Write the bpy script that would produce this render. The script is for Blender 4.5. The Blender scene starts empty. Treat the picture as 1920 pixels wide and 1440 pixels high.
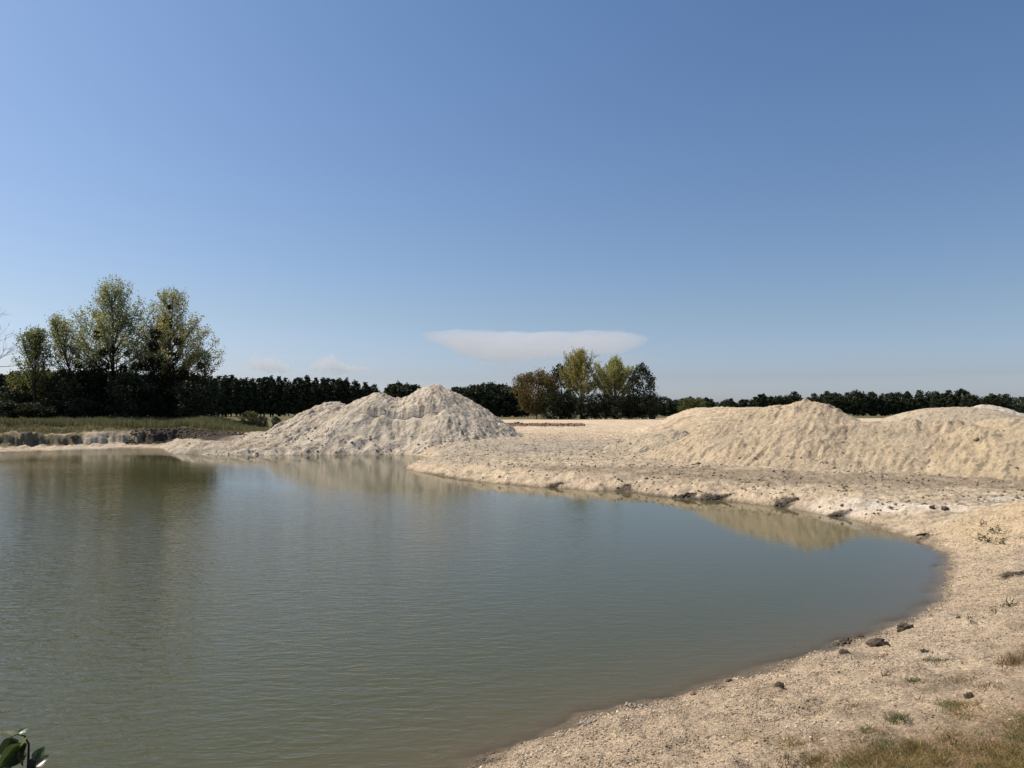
import bpy, math, random
import numpy as np

SC = bpy.context.scene
COL = SC.collection
rng = np.random.default_rng(7)
random.seed(7)

# ------------------------------------------------------------------ camera, sky, sun, exposure
F = 1380.0                      # focal length in pixels of the 1920 px photograph
PITCH = math.atan(52.0 / F)
CAM = np.array([0.0, 0.0, 5.0])
cd = bpy.data.cameras.new('camera')
cam = bpy.data.objects.new('camera', cd)
COL.objects.link(cam)
cam.location = CAM
cam.rotation_euler = (math.pi / 2 + PITCH, 0, 0)
cd.sensor_width = 36.0
cd.lens = 36.0 * F / 1920.0
cd.clip_start = 0.1
cd.clip_end = 120000.0
SC.camera = cam

SUN_EL = math.radians(50)
SUN_AZ = math.radians(-72)      # measured clockwise from +Y (the view direction)
world = bpy.data.worlds.new('World')
SC.world = world
world.use_nodes = True
wn, wl = world.node_tree.nodes, world.node_tree.links
bg = wn['Background']
sky = wn.new('ShaderNodeTexSky')
sky.sky_type = 'NISHITA'
sky.sun_disc = False
sky.sun_elevation = SUN_EL
sky.sun_rotation = SUN_AZ
sky.altitude = 0
sky.air_density = 1.0
sky.dust_density = 1.3
sky.ozone_density = 4.0
# clean summer air: the texture's yellow horizon is balanced towards the blue-grey haze of the place, evenly all round
wtc = wn.new('ShaderNodeTexCoord'); wsep = wn.new('ShaderNodeSeparateXYZ'); wmr = wn.new('ShaderNodeMapRange'); wcr = wn.new('ShaderNodeValToRGB')
wl.new(wtc.outputs['Generated'], wsep.inputs[0]); wl.new(wsep.outputs['Z'], wmr.inputs['Value']); wl.new(wmr.outputs[0], wcr.inputs[0])
wmr.inputs['From Min'].default_value = 0.0; wmr.inputs['From Max'].default_value = 0.5
SKYT = [(0.0, (1.60, 1.68, 2.1)), (1.0, (0.93, 1.08, 1.19)), (0.09, (1.16, 1.15, 1.38)), (0.25, (1.10, 1.085, 1.12))]
for i_, (p_, c_) in enumerate(SKYT):
    e_ = wcr.color_ramp.elements[i_] if i_ < 2 else wcr.color_ramp.elements.new(p_)
    e_.position = p_; e_.color = (c_[0] / 2.2, c_[1] / 2.2, c_[2] / 2.2, 1)
wmx = wn.new('ShaderNodeVectorMath'); wmx.operation = 'MULTIPLY'
wl.new(sky.outputs[0], wmx.inputs[0]); wl.new(wcr.outputs[0], wmx.inputs[1])
wsc = wn.new('ShaderNodeVectorMath'); wsc.operation = 'SCALE'; wsc.inputs['Scale'].default_value = 2.2
wl.new(wmx.outputs[0], wsc.inputs[0]); wl.new(wsc.outputs[0], bg.inputs[0])
bg.inputs[1].default_value = 0.1

sd_ = bpy.data.lights.new('sun', 'SUN')
sd_.energy = 5.0
sd_.angle = math.radians(0.5)
sd_.color = (1.0, 0.905, 0.765)
sun = bpy.data.objects.new('sun', sd_)
COL.objects.link(sun)
from mathutils import Vector
sv = Vector((math.sin(SUN_AZ) * math.cos(SUN_EL), math.cos(SUN_AZ) * math.cos(SUN_EL), math.sin(SUN_EL)))
sun.rotation_euler = sv.to_track_quat('Z', 'Y').to_euler()
sun.location = (-60, 20, 60)

SC.view_settings.view_transform = 'Standard'
SC.view_settings.look = 'None'
SC.view_settings.exposure = 0.0
SC.view_settings.gamma = 1.0
SC.view_settings.use_curve_mapping = False
SC.cycles.volume_bounces = 7
SC.cycles.transparent_max_bounces = 24
SC.cycles.max_bounces = 9

# ------------------------------------------------------------------ helpers
def tag(o, label=None, cat=None, group=None, kind=None):
    if label: o['label'] = label
    if cat: o['category'] = cat
    if group: o['group'] = group
    if kind: o['kind'] = kind
    return o

def make_mesh(name, verts, faces, mat=None, col=None, smooth=False, extra=None):
    """verts (n,3), faces (m,k) all the same k; col (n,3) per-vertex colour"""
    verts = np.ascontiguousarray(verts, dtype=np.float32)
    faces = np.ascontiguousarray(faces, dtype=np.int32)
    m = bpy.data.meshes.new(name)
    n, k = faces.shape
    m.vertices.add(len(verts)); m.vertices.foreach_set('co', verts.ravel())
    m.loops.add(n * k); m.loops.foreach_set('vertex_index', faces.ravel())
    m.polygons.add(n)
    m.polygons.foreach_set('loop_start', np.arange(0, n * k, k, dtype=np.int32))
    m.polygons.foreach_set('loop_total', np.full(n, k, dtype=np.int32))
    if smooth:
        m.polygons.foreach_set('use_smooth', np.ones(n, dtype=bool))
    if col is not None:
        a = m.color_attributes.new('soil', 'FLOAT_COLOR', 'POINT')
        c4 = np.ones((len(verts), 4), dtype=np.float32); c4[:, :3] = col
        a.data.foreach_set('color', c4.ravel())
    if extra is not None:
        a = m.attributes.new('depth', 'FLOAT', 'POINT')
        a.data.foreach_set('value', np.ascontiguousarray(extra, dtype=np.float32))
    m.update(calc_edges=True)
    if mat: m.materials.append(mat)
    return m

def link(name, mesh, parent=None, loc=None, rz=0):
    o = bpy.data.objects.new(name, mesh)
    COL.objects.link(o)
    if loc is not None: o.location = tuple(float(v) for v in loc)
    o.rotation_euler = (0, 0, rz)
    if parent is not None: o.parent = parent
    return o

def empty(name, loc, rz=0):
    return link(name, None, None, loc, rz)

def _hash(ix, iy, seed):
    h = (ix.astype(np.int64) * 374761393 + iy.astype(np.int64) * 668265263 + seed * 982451653) & 0xFFFFFFFF
    h = ((h ^ (h >> 13)) * 1274126177) & 0xFFFFFFFF
    h = (h ^ (h >> 16)) & 0xFFFFFFFF
    return h.astype(np.float64) / 4294967296.0

def noise(x, y, seed=0):
    """gradient noise, about -1..1"""
    x = np.asarray(x, dtype=np.float64); y = np.asarray(y, dtype=np.float64)
    ix = np.floor(x); iy = np.floor(y)
    fx = x - ix; fy = y - iy
    u = fx * fx * fx * (fx * (fx * 6 - 15) + 10); v = fy * fy * fy * (fy * (fy * 6 - 15) + 10)
    def g(a, b):
        t = _hash(ix + a, iy + b, seed) * 2 * math.pi
        return np.cos(t) * (fx - a) + np.sin(t) * (fy - b)
    n0 = g(0, 0) * (1 - u) + g(1, 0) * u
    n1 = g(0, 1) * (1 - u) + g(1, 1) * u
    return (n0 * (1 - v) + n1 * v) * 1.5

def fbm(x, y, octs=4, seed=0, gain=0.5):
    s = 0; a = 1.0; f = 1.0
    for i in range(octs):
        s = s + a * noise(x * f + 17.3 * i, y * f - 9.1 * i, seed + i)
        a *= gain; f *= 2.03
    return s

def ss(a, b, x):
    t = np.clip((x - a) / (b - a), 0, 1)
    return t * t * (3 - 2 * t)

def ray(px, py):
    a = (px - 960) / F; b = (720 - py) / F
    c, s = math.cos(PITCH), math.sin(PITCH)
    return np.array([a, c - b * s, s + b * c])

def W(px, py, d):
    """point seen at photo pixel (px,py) at forward distance d"""
    r = ray(px, py)
    return CAM + r * (d / r[1])

def on_z(px, py, z=0.0):
    r = ray(px, py)
    return CAM + r * ((z - CAM[2]) / r[2])

# ------------------------------------------------------------------ shoreline (surveyed on the water level z = 0)
shore_px = [(0,848),(60,846),(100,845),(200,842),(262,840),(305,842),(322,850),(400,852),(500,853),(600,853),(700,852.5),
            (758,852.5),(795,857),(806,863),(765,877),(800,887),(870,900),(940,907),(1000,912),(1060,915.5),(1120,920),(1180,922),
            (1220,929),(1290,936),(1350,938.5),(1420,946),(1480,953),(1540,965),(1590,974),(1640,986),(1700,1005),
            (1752,1026),(1782,1046),(1774,1076),(1764,1100),(1769,1124),(1742,1145),(1690,1166),(1600,1201),(1500,1236),
            (1400,1266),(1300,1296),(1200,1319),(1100,1349),(1020,1376),(950,1405),(850,1441)]
sp = [tuple(on_z(px, py)[:2]) for px, py in shore_px]
sp += [(-2.6, 8.9), (-5.5, 7.4), (-9, 7.2), (-15, 7.6), (-26, 4), (-50, 6), (-80, 16), (-104, 34), (-110, 58), (-98, 76), (-80, 84), (-71, 88)]
def catmull(P, n=5):
    P = np.array(P); N = len(P); out = []
    for i in range(N):
        p0, p1, p2, p3 = P[(i - 1) % N], P[i], P[(i + 1) % N], P[(i + 2) % N]
        for j in range(n):
            t = j / n
            out.append(.5 * ((2 * p1) + (-p0 + p2) * t + (2 * p0 - 5 * p1 + 4 * p2 - p3) * t * t + (-p0 + 3 * p1 - 3 * p2 + p3) * t ** 3))
    return np.array(out)
SH = catmull(sp, 4)

GX0, GY0, GS = -125.0, -12.0, 0.4
GNX, GNY = int((42 - GX0) / GS), int((118 - GY0) / GS)
gx = GX0 + np.arange(GNX) * GS; gy = GY0 + np.arange(GNY) * GS
XX, YY = np.meshgrid(gx, gy, indexing='ij')
best = np.full(XX.shape, 1e9); inside = np.zeros(XX.shape, dtype=bool)
for i in range(len(SH)):
    a = SH[i]; b = SH[(i + 1) % len(SH)]
    d = b - a; L2 = max(d @ d, 1e-9)
    t = np.clip(((XX - a[0]) * d[0] + (YY - a[1]) * d[1]) / L2, 0, 1)
    best = np.minimum(best, (XX - a[0] - t * d[0]) ** 2 + (YY - a[1] - t * d[1]) ** 2)
    c = (a[1] > YY) != (b[1] > YY)
    if abs(d[1]) > 1e-9:
        inside ^= c & (XX < d[0] * (YY - a[1]) / d[1] + a[0])
SDF = np.sqrt(best) * np.where(inside, -1, 1)

def sdf(x, y):
    u = (x - GX0) / GS; v = (y - GY0) / GS
    out = (u < 0) | (v < 0) | (u > GNX - 1.01) | (v > GNY - 1.01)
    uc = np.clip(u, 0, GNX - 1.01); vc = np.clip(v, 0, GNY - 1.01)
    i = uc.astype(int); j = vc.astype(int); fu = uc - i; fv = vc - j
    s = (SDF[i, j] * (1 - fu) * (1 - fv) + SDF[i + 1, j] * fu * (1 - fv) + SDF[i, j + 1] * (1 - fu) * fv + SDF[i + 1, j + 1] * fu * fv)
    return s + np.hypot(u - uc, v - vc) * GS * out

def ground(x, y, full=False):
    x = np.asarray(x, dtype=np.float64); y = np.asarray(y, dtype=np.float64)
    s = sdf(x, y)
    nearw = 1 - ss(20, 30, y)
    leftw = (1 - ss(-50, -44, x)) * ss(50, 65, y)
    s = s + fbm(x / 1.1, y / 1.1, 4, 3) * (.2 + .12 * (1 - nearw)) + fbm(x / .3, y / .3, 2, 8) * .07
    P = np.interp(y, [-60, 2, 12, 20, 28, 34, 60, 100, 200, 300, 4000], [3.9, 3.6, 3.3, 2.0, 1.2, 1.0, 1.25, 1.9, 2.55, 2.7, 2.8])
    P = P + leftw * ss(85, 100, y) * .35
    sl = .30 * nearw + (1 - nearw) * (.38 + .25 * ss(32, 45, y) )
    sp_ = np.maximum(s, 0)
    land = P * (1 - np.exp(-sl * sp_ / P))
    # left shore: narrow beach, then an undercut earth bank
    wob = fbm(x / 5.0, y / 9.0, 3, 21) * 1.0 + fbm(x / 1.6, y / 1.2, 3, 23, .5) * .45
    darkbank = ss(-54, -50, x)
    cl = 4.6 + wob + 1.0 * darkbank
    top = 1.75 + .35 * fbm(x / 7, y / 7, 2, 25) + .3 * darkbank
    beach = .09 * np.minimum(sp_, 6.0) * (1 + .3 * noise(x / 1.5, y / 1.5, 26)) + .12 * ss(0, .5, sp_) 
    leftland = beach + (top - .4) * (.62 * ss(0, .5, s - cl) + .38 * ss(.5, 1.5 + .8 * noise(x / 3, y / 3, 29), s - cl)) + .045 * np.clip(s - cl, 0, 20)
    leftland = leftland + (fbm(x / 1.2, y / 1.2, 4, 27, .6) * .20 + np.abs(noise(x / .5, y / .5, 28)) * .12) * ss(.8, 3, s)
    land = land * (1 - leftw) + leftland * leftw
    # relief
    far = 1 - nearw
    rough = ss(.2, 1.5, s)
    land = land + rough * far * (1 - ss(130, 200, y)) * (.11 * fbm(x / 2.6, y / 2.6, 4, 31, .55) + .10 * np.abs(fbm(x / .8, y / .8, 4, 35, .65)) - .03)
    land = land + rough * nearw * (.06 * fbm(x / 1.8, y / 1.8, 3, 41) + .03 * fbm(x / .35, y / .35, 3, 45, .6))
    land = land + nearw * .05 * noise(x * 0 + 7, (s + .25 * noise(x / 2, y / 2, 47)) / .55, 46) * ss(.3, .8, s) * (1 - ss(3, 5, s))
    # broad driven-over mound behind the ridge
    r = np.sqrt(((x - 34.5) / 19) ** 2 + ((y - 108) / 17) ** 2) + .05 * fbm(x / 9, y / 9, 3, 51)
    md = 1 - ss(.3, 1.0, r)
    land = land + 3.6 * md + md * (1 - md) * 4 * (.3 * noise(x / 14 + y / 9, y / 3.2 - x / 22, 53) + .26 * noise(x / 9 + y / 9, y / 1.4 - x / 16, 54))
    # loose slope at the right edge of the near shore
    r = np.sqrt(((x - 22) / 6.0) ** 2 + ((y - 26.5) / 6.5) ** 2)
    land = land + .95 * (1 - ss(.1, 1.0, r)) * (1 + .1 * fbm(x / .8, y / .8, 3, 57))
    # lumpy spoil between the left bank and the big heap
    sw = ss(-50, -45, x) * (1 - ss(-22, -14, x)) * ss(84, 87, y) * (1 - ss(100, 112, y))
    land = land + sw * ss(.2, 2, s) * (.17 * np.abs(fbm(x / 2.6, y / 2.6, 4, 61, .6)) + .1)
    # wheel ruts across the flat
    rutw = ss(2.5, 6, s) * ss(32, 38, y) * (1 - ss(120, 150, y))
    for (ox, am, wl_, sd2) in ((62, 7, 30, 71), (76, 9, 42, 72), (92, 10, 50, 73), (108, 6, 36, 74)):
        yc = ox + am * np.sin(x / wl_ + sd2) + 2 * noise(x / 12, x * 0 + sd2, sd2)
        for off in (-.95, .95):
            q = (y - yc - off) / .28
            land = land - .12 * rutw * np.exp(-q * q) + .07 * rutw * np.exp(-(np.abs(q) - 1.7) ** 2 * 2)
    wet = np.where(s < 0, np.maximum(s * (.36 + .1 * far), -1.6), 0)
    h = np.where(s > 0, land, wet)
    if full:
        return h, s, nearw, leftw, md
    return h

def hz(x, y):
    return float(ground(np.array([x]), np.array([y]))[0])

def hit(px, py, fn=ground, lo=3.0, hi=400.0):
    """first point of the ground seen at a photo pixel"""
    r = ray(px, py); r = r / r[1]
    d = np.exp(np.linspace(math.log(lo), math.log(hi), 5000))
    p = CAM[None, :] + r[None, :] * d[:, None]
    g = fn(p[:, 0], p[:, 1])
    k = np.argmax(p[:, 2] < g)
    return np.array([p[k, 0], p[k, 1], g[k]])

# ------------------------------------------------------------------ materials
def new_mat(name):
    m = bpy.data.materials.new(name); m.use_nodes = True
    n, l = m.node_tree.nodes, m.node_tree.links
    return m, n, l, n['Principled BSDF']

def soil_material(name, fine=1.0, speck=0.0, bump=.05, attr='soil', base=None, coarse=.8, clods=0.0):
    m, n, l, p = new_mat(name)
    p.inputs['Roughness'].default_value = .95
    p.inputs['Specular IOR Level'].default_value = .15
    tc = n.new('ShaderNodeTexCoord')
    if base is None:
        at = n.new('ShaderNodeAttribute'); at.attribute_name = attr; src = at.outputs['Color']
    else:
        rgb = n.new('ShaderNodeRGB'); rgb.outputs[0].default_value = (*base, 1); src = rgb.outputs[0]
    def nz(scale, detail=6, rough=.65):
        t = n.new('ShaderNodeTexNoise'); t.inputs['Scale'].default_value = scale
        t.inputs['Detail'].default_value = detail; t.inputs['Roughness'].default_value = rough
        l.new(tc.outputs['Object'], t.inputs['Vector']); return t
    def ramp(src_, lo, hi, a=0.3, b=.7):
        r = n.new('ShaderNodeMapRange'); r.inputs['From Min'].default_value = a; r.inputs['From Max'].default_value = b
        r.inputs['To Min'].default_value = lo; r.inputs['To Max'].default_value = hi; l.new(src_, r.inputs['Value']); return r.outputs[0]
    def mul(a, b):
        x = n.new('ShaderNodeMath'); x.operation = 'MULTIPLY'; l.new(a, x.inputs[0]); l.new(b, x.inputs[1]); return x.outputs[0]
    a1 = nz(coarse); a2 = nz(7.0 * fine, 8, .75)
    v = mul(ramp(a1.outputs[0], .84, 1.14), ramp(a2.outputs[0], .74, 1.24))
    if speck:
        vo = n.new('ShaderNodeTexVoronoi'); vo.inputs['Scale'].default_value = speck
        l.new(tc.outputs['Object'], vo.inputs['Vector'])
        bw = n.new('ShaderNodeRGBToBW'); l.new(vo.outputs['Color'], bw.inputs[0])
        v = mul(v, ramp(bw.outputs[0], .72, 1.38, .2, .85))
    sc_ = n.new('ShaderNodeVectorMath'); sc_.operation = 'SCALE'
    l.new(src, sc_.inputs[0]); l.new(v, sc_.inputs['Scale'])
    l.new(sc_.outputs[0], p.inputs['Base Color'])
    b1 = n.new('ShaderNodeBump'); b1.inputs['Strength'].default_value = .7; b1.inputs['Distance'].default_value = bump
    l.new(a2.outputs[0], b1.inputs['Height'])
    l.new(b1.outputs[0], p.inputs['Normal'])
    if clods:
        # crumbly clods a hand or two across: relief, and dark crevice shade put into the colour
        c1 = nz(2.8, 7, .8); c2 = n.new('ShaderNodeTexVoronoi'); c2.inputs['Scale'].default_value = 3.2
        l.new(tc.outputs['Object'], c2.inputs['Vector'])
        b3 = n.new('ShaderNodeBump'); b3.inputs['Strength'].default_value = 1.0; b3.inputs['Distance'].default_value = clods
        sm_ = n.new('ShaderNodeMath'); sm_.operation = 'SUBTRACT'; l.new(c1.outputs[0], sm_.inputs[0])
        h2 = n.new('ShaderNodeMath'); h2.operation = 'MULTIPLY'; h2.inputs[1].default_value = .35; l.new(c2.outputs['Distance'], h2.inputs[0]); l.new(h2.outputs[0], sm_.inputs[1])
        l.new(sm_.outputs[0], b3.inputs['Height']); l.new(b1.outputs[0], b3.inputs['Normal']); l.new(b3.outputs[0], p.inputs['Normal'])
        c3 = nz(3.4, 5, .8)
        v2 = ramp(c3.outputs[0], .45, 1.10, .29, .42)
        l.new(mul(v, v2), sc_.inputs['Scale'])
        b1 = b3
    if speck:
        b2 = n.new('ShaderNodeBump'); b2.inputs['Strength'].default_value = .5; b2.inputs['Distance'].default_value = .012; b2.invert = True
        l.new(vo.outputs['Distance'], b2.inputs['Height']); l.new(b1.outputs[0], b2.inputs['Normal']); l.new(b2.outputs[0], p.inputs['Normal'])
    return m

M_ground = soil_material('sandy_ground', 1.3, 38.0, .06, clods=.10)
M_pile = soil_material('piled_sand', 1.4, 0, .08, clods=.24)
M_clod = soil_material('dark_clod', 3.0, 0, .03, base=(.105, .082, .06), coarse=3)
M_sandclod = soil_material('sand_clod', 3.0, 0, .03, base=(.36, .31, .24), coarse=3)
M_paleclod = soil_material('pale_clod', 3.0, 0, .03, base=(.36, .30, .22), coarse=3)
M_rubble = soil_material('red_rubble', 3.0, 0, .03, base=(.26, .17, .12), coarse=2)
M_pebble = soil_material('pebble', 20.0, 0, .005)
M_wood = soil_material('bark', 3.0, 0, .02, base=(.055, .045, .034), coarse=2)
M_palebark = soil_material('pale_bark', 3.0, 0, .02, base=(.24, .22, .18), coarse=2)
M_driftwood = soil_material('wet_driftwood', 6.0, 0, .01, base=(.05, .04, .03), coarse=2)

def leaf_material(name, trans=.35, rough=.6, spec=.3):
    m, n, l, p = new_mat(name)
    at = n.new('ShaderNodeAttribute'); at.attribute_name = 'soil'
    l.new(at.outputs['Color'], p.inputs['Base Color'])
    p.inputs['Roughness'].default_value = rough
    p.inputs['Specular IOR Level'].default_value = spec
    tr = n.new('ShaderNodeBsdfTranslucent'); l.new(at.outputs['Color'], tr.inputs['Color'])
    mx = n.new('ShaderNodeMixShader'); mx.inputs[0].default_value = trans
    out = n['Material Output']
    l.new(p.outputs[0], mx.inputs[1]); l.new(tr.outputs[0], mx.inputs[2]); l.new(mx.outputs[0], out.inputs['Surface'])
    return m
M_leaf = leaf_material('foliage', .55)
M_needle = leaf_material('dark_foliage', .12, .7, .2)
M_grass = leaf_material('grass_blade', .4)
M_sapleaf = leaf_material('glossy_leaf', .3, .28, .5)

# water: murky body, silt showing through where shallow, fresnel reflection, wind ripples
M_water, n, l, p = new_mat('pond_water')
tc = n.new('ShaderNodeTexCoord')
at = n.new('ShaderNodeAttribute'); at.attribute_name = 'depth'
cr = n.new('ShaderNodeValToRGB')
mr = n.new('ShaderNodeMapRange'); mr.inputs['From Min'].default_value = 0; mr.inputs['From Max'].default_value = .8
l.new(at.outputs['Fac'], mr.inputs['Value']); mr.inputs['From Max'].default_value = 1.0; l.new(mr.outputs[0], cr.inputs[0])
e = cr.color_ramp.elements
e[0].position = 0; e[0].color = (.21, .165, .10, 1)
e[1].position = 1; e[1].color = (.076, .074, .030, 1)
k = e.new(.22); k.color = (.095, .080, .036, 1)
l.new(cr.outputs[0], p.inputs['Base Color'])
p.inputs['Roughness'].default_value = .04
p.inputs['IOR'].default_value = 1.33; p.inputs['Specular IOR Level'].default_value = .335
al = n.new('ShaderNodeMapRange'); al.inputs['From Min'].default_value = .0; al.inputs['From Max'].default_value = .22
al.inputs['To Min'].default_value = .35; al.inputs['To Max'].default_value = 1
l.new(at.outputs['Fac'], al.inputs['Value']); l.new(al.outputs[0], p.inputs['Alpha'])
def wave(scale, rot, stretch, detail, dist):
    mp = n.new('ShaderNodeMapping'); mp.inputs['Rotation'].default_value = (0, 0, rot)
    mp.inputs['Scale'].default_value = (scale * stretch, scale, scale)
    l.new(tc.outputs['Object'], mp.inputs['Vector'])
    t = n.new('ShaderNodeTexNoise'); t.inputs['Scale'].default_value = 1; t.inputs['Detail'].default_value = detail
    t.inputs['Roughness'].default_value = .5; t.inputs['Distortion'].default_value = dist
    l.new(mp.outputs[0], t.inputs['Vector']); return t
w1 = wave(6.0, math.radians(9), .36, 3, .9)
w2 = wave(3.2, math.radians(-22), .36, 2, .8)
w3 = wave(.035, math.radians(50), .6, 2, .5)       # where the wind touches the surface
gust = n.new('ShaderNodeMapRange'); gust.inputs['From Min'].default_value = .36; gust.inputs['From Max'].default_value = .62
gust.inputs['To Min'].default_value = .18; gust.inputs['To Max'].default_value = 1.0
l.new(w3.outputs[0], gust.inputs['Value'])
sep = n.new('ShaderNodeSeparateXYZ'); l.new(tc.outputs['Object'], sep.inputs[0])
shel = n.new('ShaderNodeMapRange'); shel.inputs['From Min'].default_value = -14; shel.inputs['From Max'].default_value = 9
shel.inputs['To Min'].default_value = 1.0; shel.inputs['To Max'].default_value = .07      # the lee of the right shore is calm
l.new(sep.outputs['X'], shel.inputs['Value'])
mg0 = n.new('ShaderNodeMath'); mg0.operation = 'MULTIPLY'; l.new(gust.outputs[0], mg0.inputs[0]); l.new(shel.outputs[0], mg0.inputs[1])
vd = n.new('ShaderNodeVectorMath'); vd.operation = 'DISTANCE'; vd.inputs[1].default_value = (-4, 78, 0); l.new(tc.outputs['Object'], vd.inputs[0])
sh2 = n.new('ShaderNodeMapRange'); sh2.inputs['From Min'].default_value = 31; sh2.inputs['From Max'].default_value = 60
sh2.inputs['To Min'].default_value = .085; sh2.inputs['To Max'].default_value = 1.0; l.new(vd.outputs['Value'], sh2.inputs['Value'])
mg = n.new('ShaderNodeMath'); mg.operation = 'MULTIPLY'; l.new(mg0.outputs[0], mg.inputs[0]); l.new(sh2.outputs[0], mg.inputs[1])
bp = n.new('ShaderNodeBump'); bp.inputs['Distance'].default_value = .042
l.new(mg.outputs[0], bp.inputs['Strength']); l.new(w1.outputs[0], bp.inputs['Height'])
bp2 = n.new('ShaderNodeBump'); bp2.inputs['Distance'].default_value = .05
l.new(mg.outputs[0], bp2.inputs['Strength']); l.new(w2.outputs[0], bp2.inputs['Height']); l.new(bp.outputs[0], bp2.inputs['Normal'])
l.new(bp2.outputs[0], p.inputs['Normal'])

# ------------------------------------------------------------------ ground sheet
def mixc(c, m, col):
    return c * (1 - m[:, None]) + np.array(col)[None, :] * m[:, None]

dark_spots = [(1290, 929, .9, .5), (1340, 932, 1.3, .5), (1472, 945, .9, .7), (1565, 966, .8, .5), (1040, 912, 1.2, .4), (1170, 918, .8, .4),
              (1735, 1006, .35, .3), (1905, 1076, .55, .45)]
dspots = [hit(a, b) for a, b, _, _ in dark_spots]

def soil_colour(x, y, h, s, nearw, leftw, md):
    n1 = fbm(x / 6, y / 6, 4, 101); n2 = fbm(x / 1.2, y / 1.2, 4, 105, .6); n3 = fbm(x / 22, y / 14, 3, 109)
    n4 = fbm(x / .3, y / .3, 2, 112)
    c = np.tile(np.array([.59, .455, .305]), (len(x), 1))
    n5 = fbm(x / 9, y / 2.2, 4, 115, .6); n6 = fbm(x / .7, y / .45, 4, 118, .7)
    c = mixc(c, np.clip(.30 + .8 * n1, 0, 1) * .5, (.50, .395, .27))
    c = mixc(c, np.clip(n2, 0, 1) * .45, (.34, .28, .2))
    farw = 1 - nearw
    c = mixc(c, farw * ss(.05, .75, n5) * .55, (.37, .29, .20))
    c = mixc(c, farw * ss(.1, .7, -n5) * .5, (.58, .475, .33))
    c = mixc(c, farw * ss(.2, .7, n6 + .25 * n1) * .6 * (1 - ss(95, 130, y)), (.22, .175, .125))
    n7 = fbm(x / 7, y / .9, 4, 121, .65); n8 = fbm(x / .35, y / .35, 3, 124, .7)
    c = mixc(c, farw * ss(.1, .6, n7) * .5 * (1 - ss(150, 190, y)), (.38, .30, .205))
    c = mixc(c, farw * ss(.25, .6, n8) * .5 * (1 - ss(90, 120, y)), (.27, .215, .15))
    c = mixc(c, md * ss(.0, .5, noise(x / 9 + y / 9, y / 1.4 - x / 16, 54)) * .55, (.40, .31, .2))
    mot = farw * (1 - ss(66, 84, y + 5 * n1)) * ss(1.5, 3.5, s)
    c = mixc(c, mot * np.clip(.45 + .9 * n5 + .5 * n2, 0, 1) * .75, (.37, .30, .21))
    c = mixc(c, mot * ss(.25, .6, n6) * .6, (.24, .2, .145))
    # near pebble shore
    c = mixc(c, nearw * .85, (.46, .35, .235))
    c = mixc(c, nearw * ss(-.1, .7, n1 + .3 * n2) * .4, (.44, .365, .275))
    # trodden brown earth up the near bank
    c = mixc(c, nearw * ss(3.2, 5.8, s + 1.4 * n1 + .5 * n2) * .92, (.26, .17, .10))
    c = mixc(c, nearw * ss(.15, .6, n2 + .4 * n6) * .45, (.22, .16, .105))
    # damp brown track between the ridge and the shore
    tr = (1 - ss(3.2, 4.8, np.abs(y - (46.5 - .33 * (x - 12)) ) + n1 * 1.2)) * ss(-6, 3, x)
    tr = tr * ss(2.0, 3.2, s)
    c = mixc(c, np.clip(tr * (.8 + .35 * n2), 0, 1), (.27, .21, .145))
    # grey patches around the foot of the big heap
    g = (1 - ss(6, 20, np.hypot((x + 4) / 1.5, (y - 76)) + 6 * n1)) * ss(.5, 2, s)
    c = mixc(c, g * .75, (.36, .31, .235))
    c = mixc(c, g * ss(.0, .6, n6) * .6, (.2, .175, .14))
    # white dry crust above the far side of the water
    ua = ((x - 18.6) * .645 - (y - 33.6) * .764); va = ((x - 18.6) * .764 + (y - 33.6) * .645)
    wx = np.minimum(np.hypot(ua / 5.2, va / 1.25), np.hypot((x - 24) / 4.5, (y - 34) / 1.3)) + .3 * n1 + .35 * n2 + .2 * n6
    c = mixc(c, (1 - ss(.3, 1.2, wx)) * .85, (.66, .57, .46))
    # orange sand slope at the right
    wx = np.hypot((x - 19.5) / 4.5, (y - 27) / 4.0) + .2 * n1
    c = mixc(c, (1 - ss(.5, 1.1, wx)) * .6, (.52, .385, .23))
    # spoil left of the heap
    sw = ss(-52, -45, x) * (1 - ss(-24, -14, x)) * ss(80, 84, y) * (1 - ss(102, 112, y))
    c = mixc(c, sw * .8, (.40, .335, .25))
    c = mixc(c, sw * ss(-.1, .5, n2 + .4 * n1) * .65, (.23, .185, .135))
    c = mixc(c, sw * ss(.3, .7, -n2) * .5, (.52, .45, .35))
    # distant dry meadow
    me = ss(215, 240, y + 14 * n3) * (1 - ss(18, 30, x) * (1 - ss(255, 275, y)))
    me = np.maximum(me, leftw * ss(6.2, 7.6, s + .7 * n1) * (1 - ss(-44, -40, x)))
    me = np.maximum(me, (1 - ss(-52, -30, x)) * ss(103, 108, y + 2 * n1))
    c = mixc(c, np.clip(me, 0, 1), (.105, .097, .042))
    c = mixc(c, np.clip(me, 0, 1) * np.clip(.35 + n1 * .8, 0, 1) * .6, (.165, .135, .075))
    # the dark earth face of the left bank, turf lip at its left end
    db = ss(-54.0, -52.0, x + n2) * (1 - ss(-38, -33, x)) * ss(3.2, 4.2, s) * (1 - ss(7.6, 9.0, s + .8 * n1)) * ss(80, 84, y)
    c = mixc(c, np.clip(db * 1.1, 0, 1), (.062, .047, .036))
    rim = ss(-52.0, -49, x) * (1 - ss(-36, -31, x)) * ss(9, 9.8, s + .8 * n1) * (1 - ss(11, 13, s)) * ss(80, 84, y)
    c = mixc(c, rim * .85, (.47, .40, .30))
    lw_ = leftw * (1 - ss(-55, -53, x)) * ss(-60, -58.5, x) * (1 - ss(6.6, 7.4, s + .7 * n1))
    c = mixc(c, lw_ * .4, (.50, .42, .31))
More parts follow.
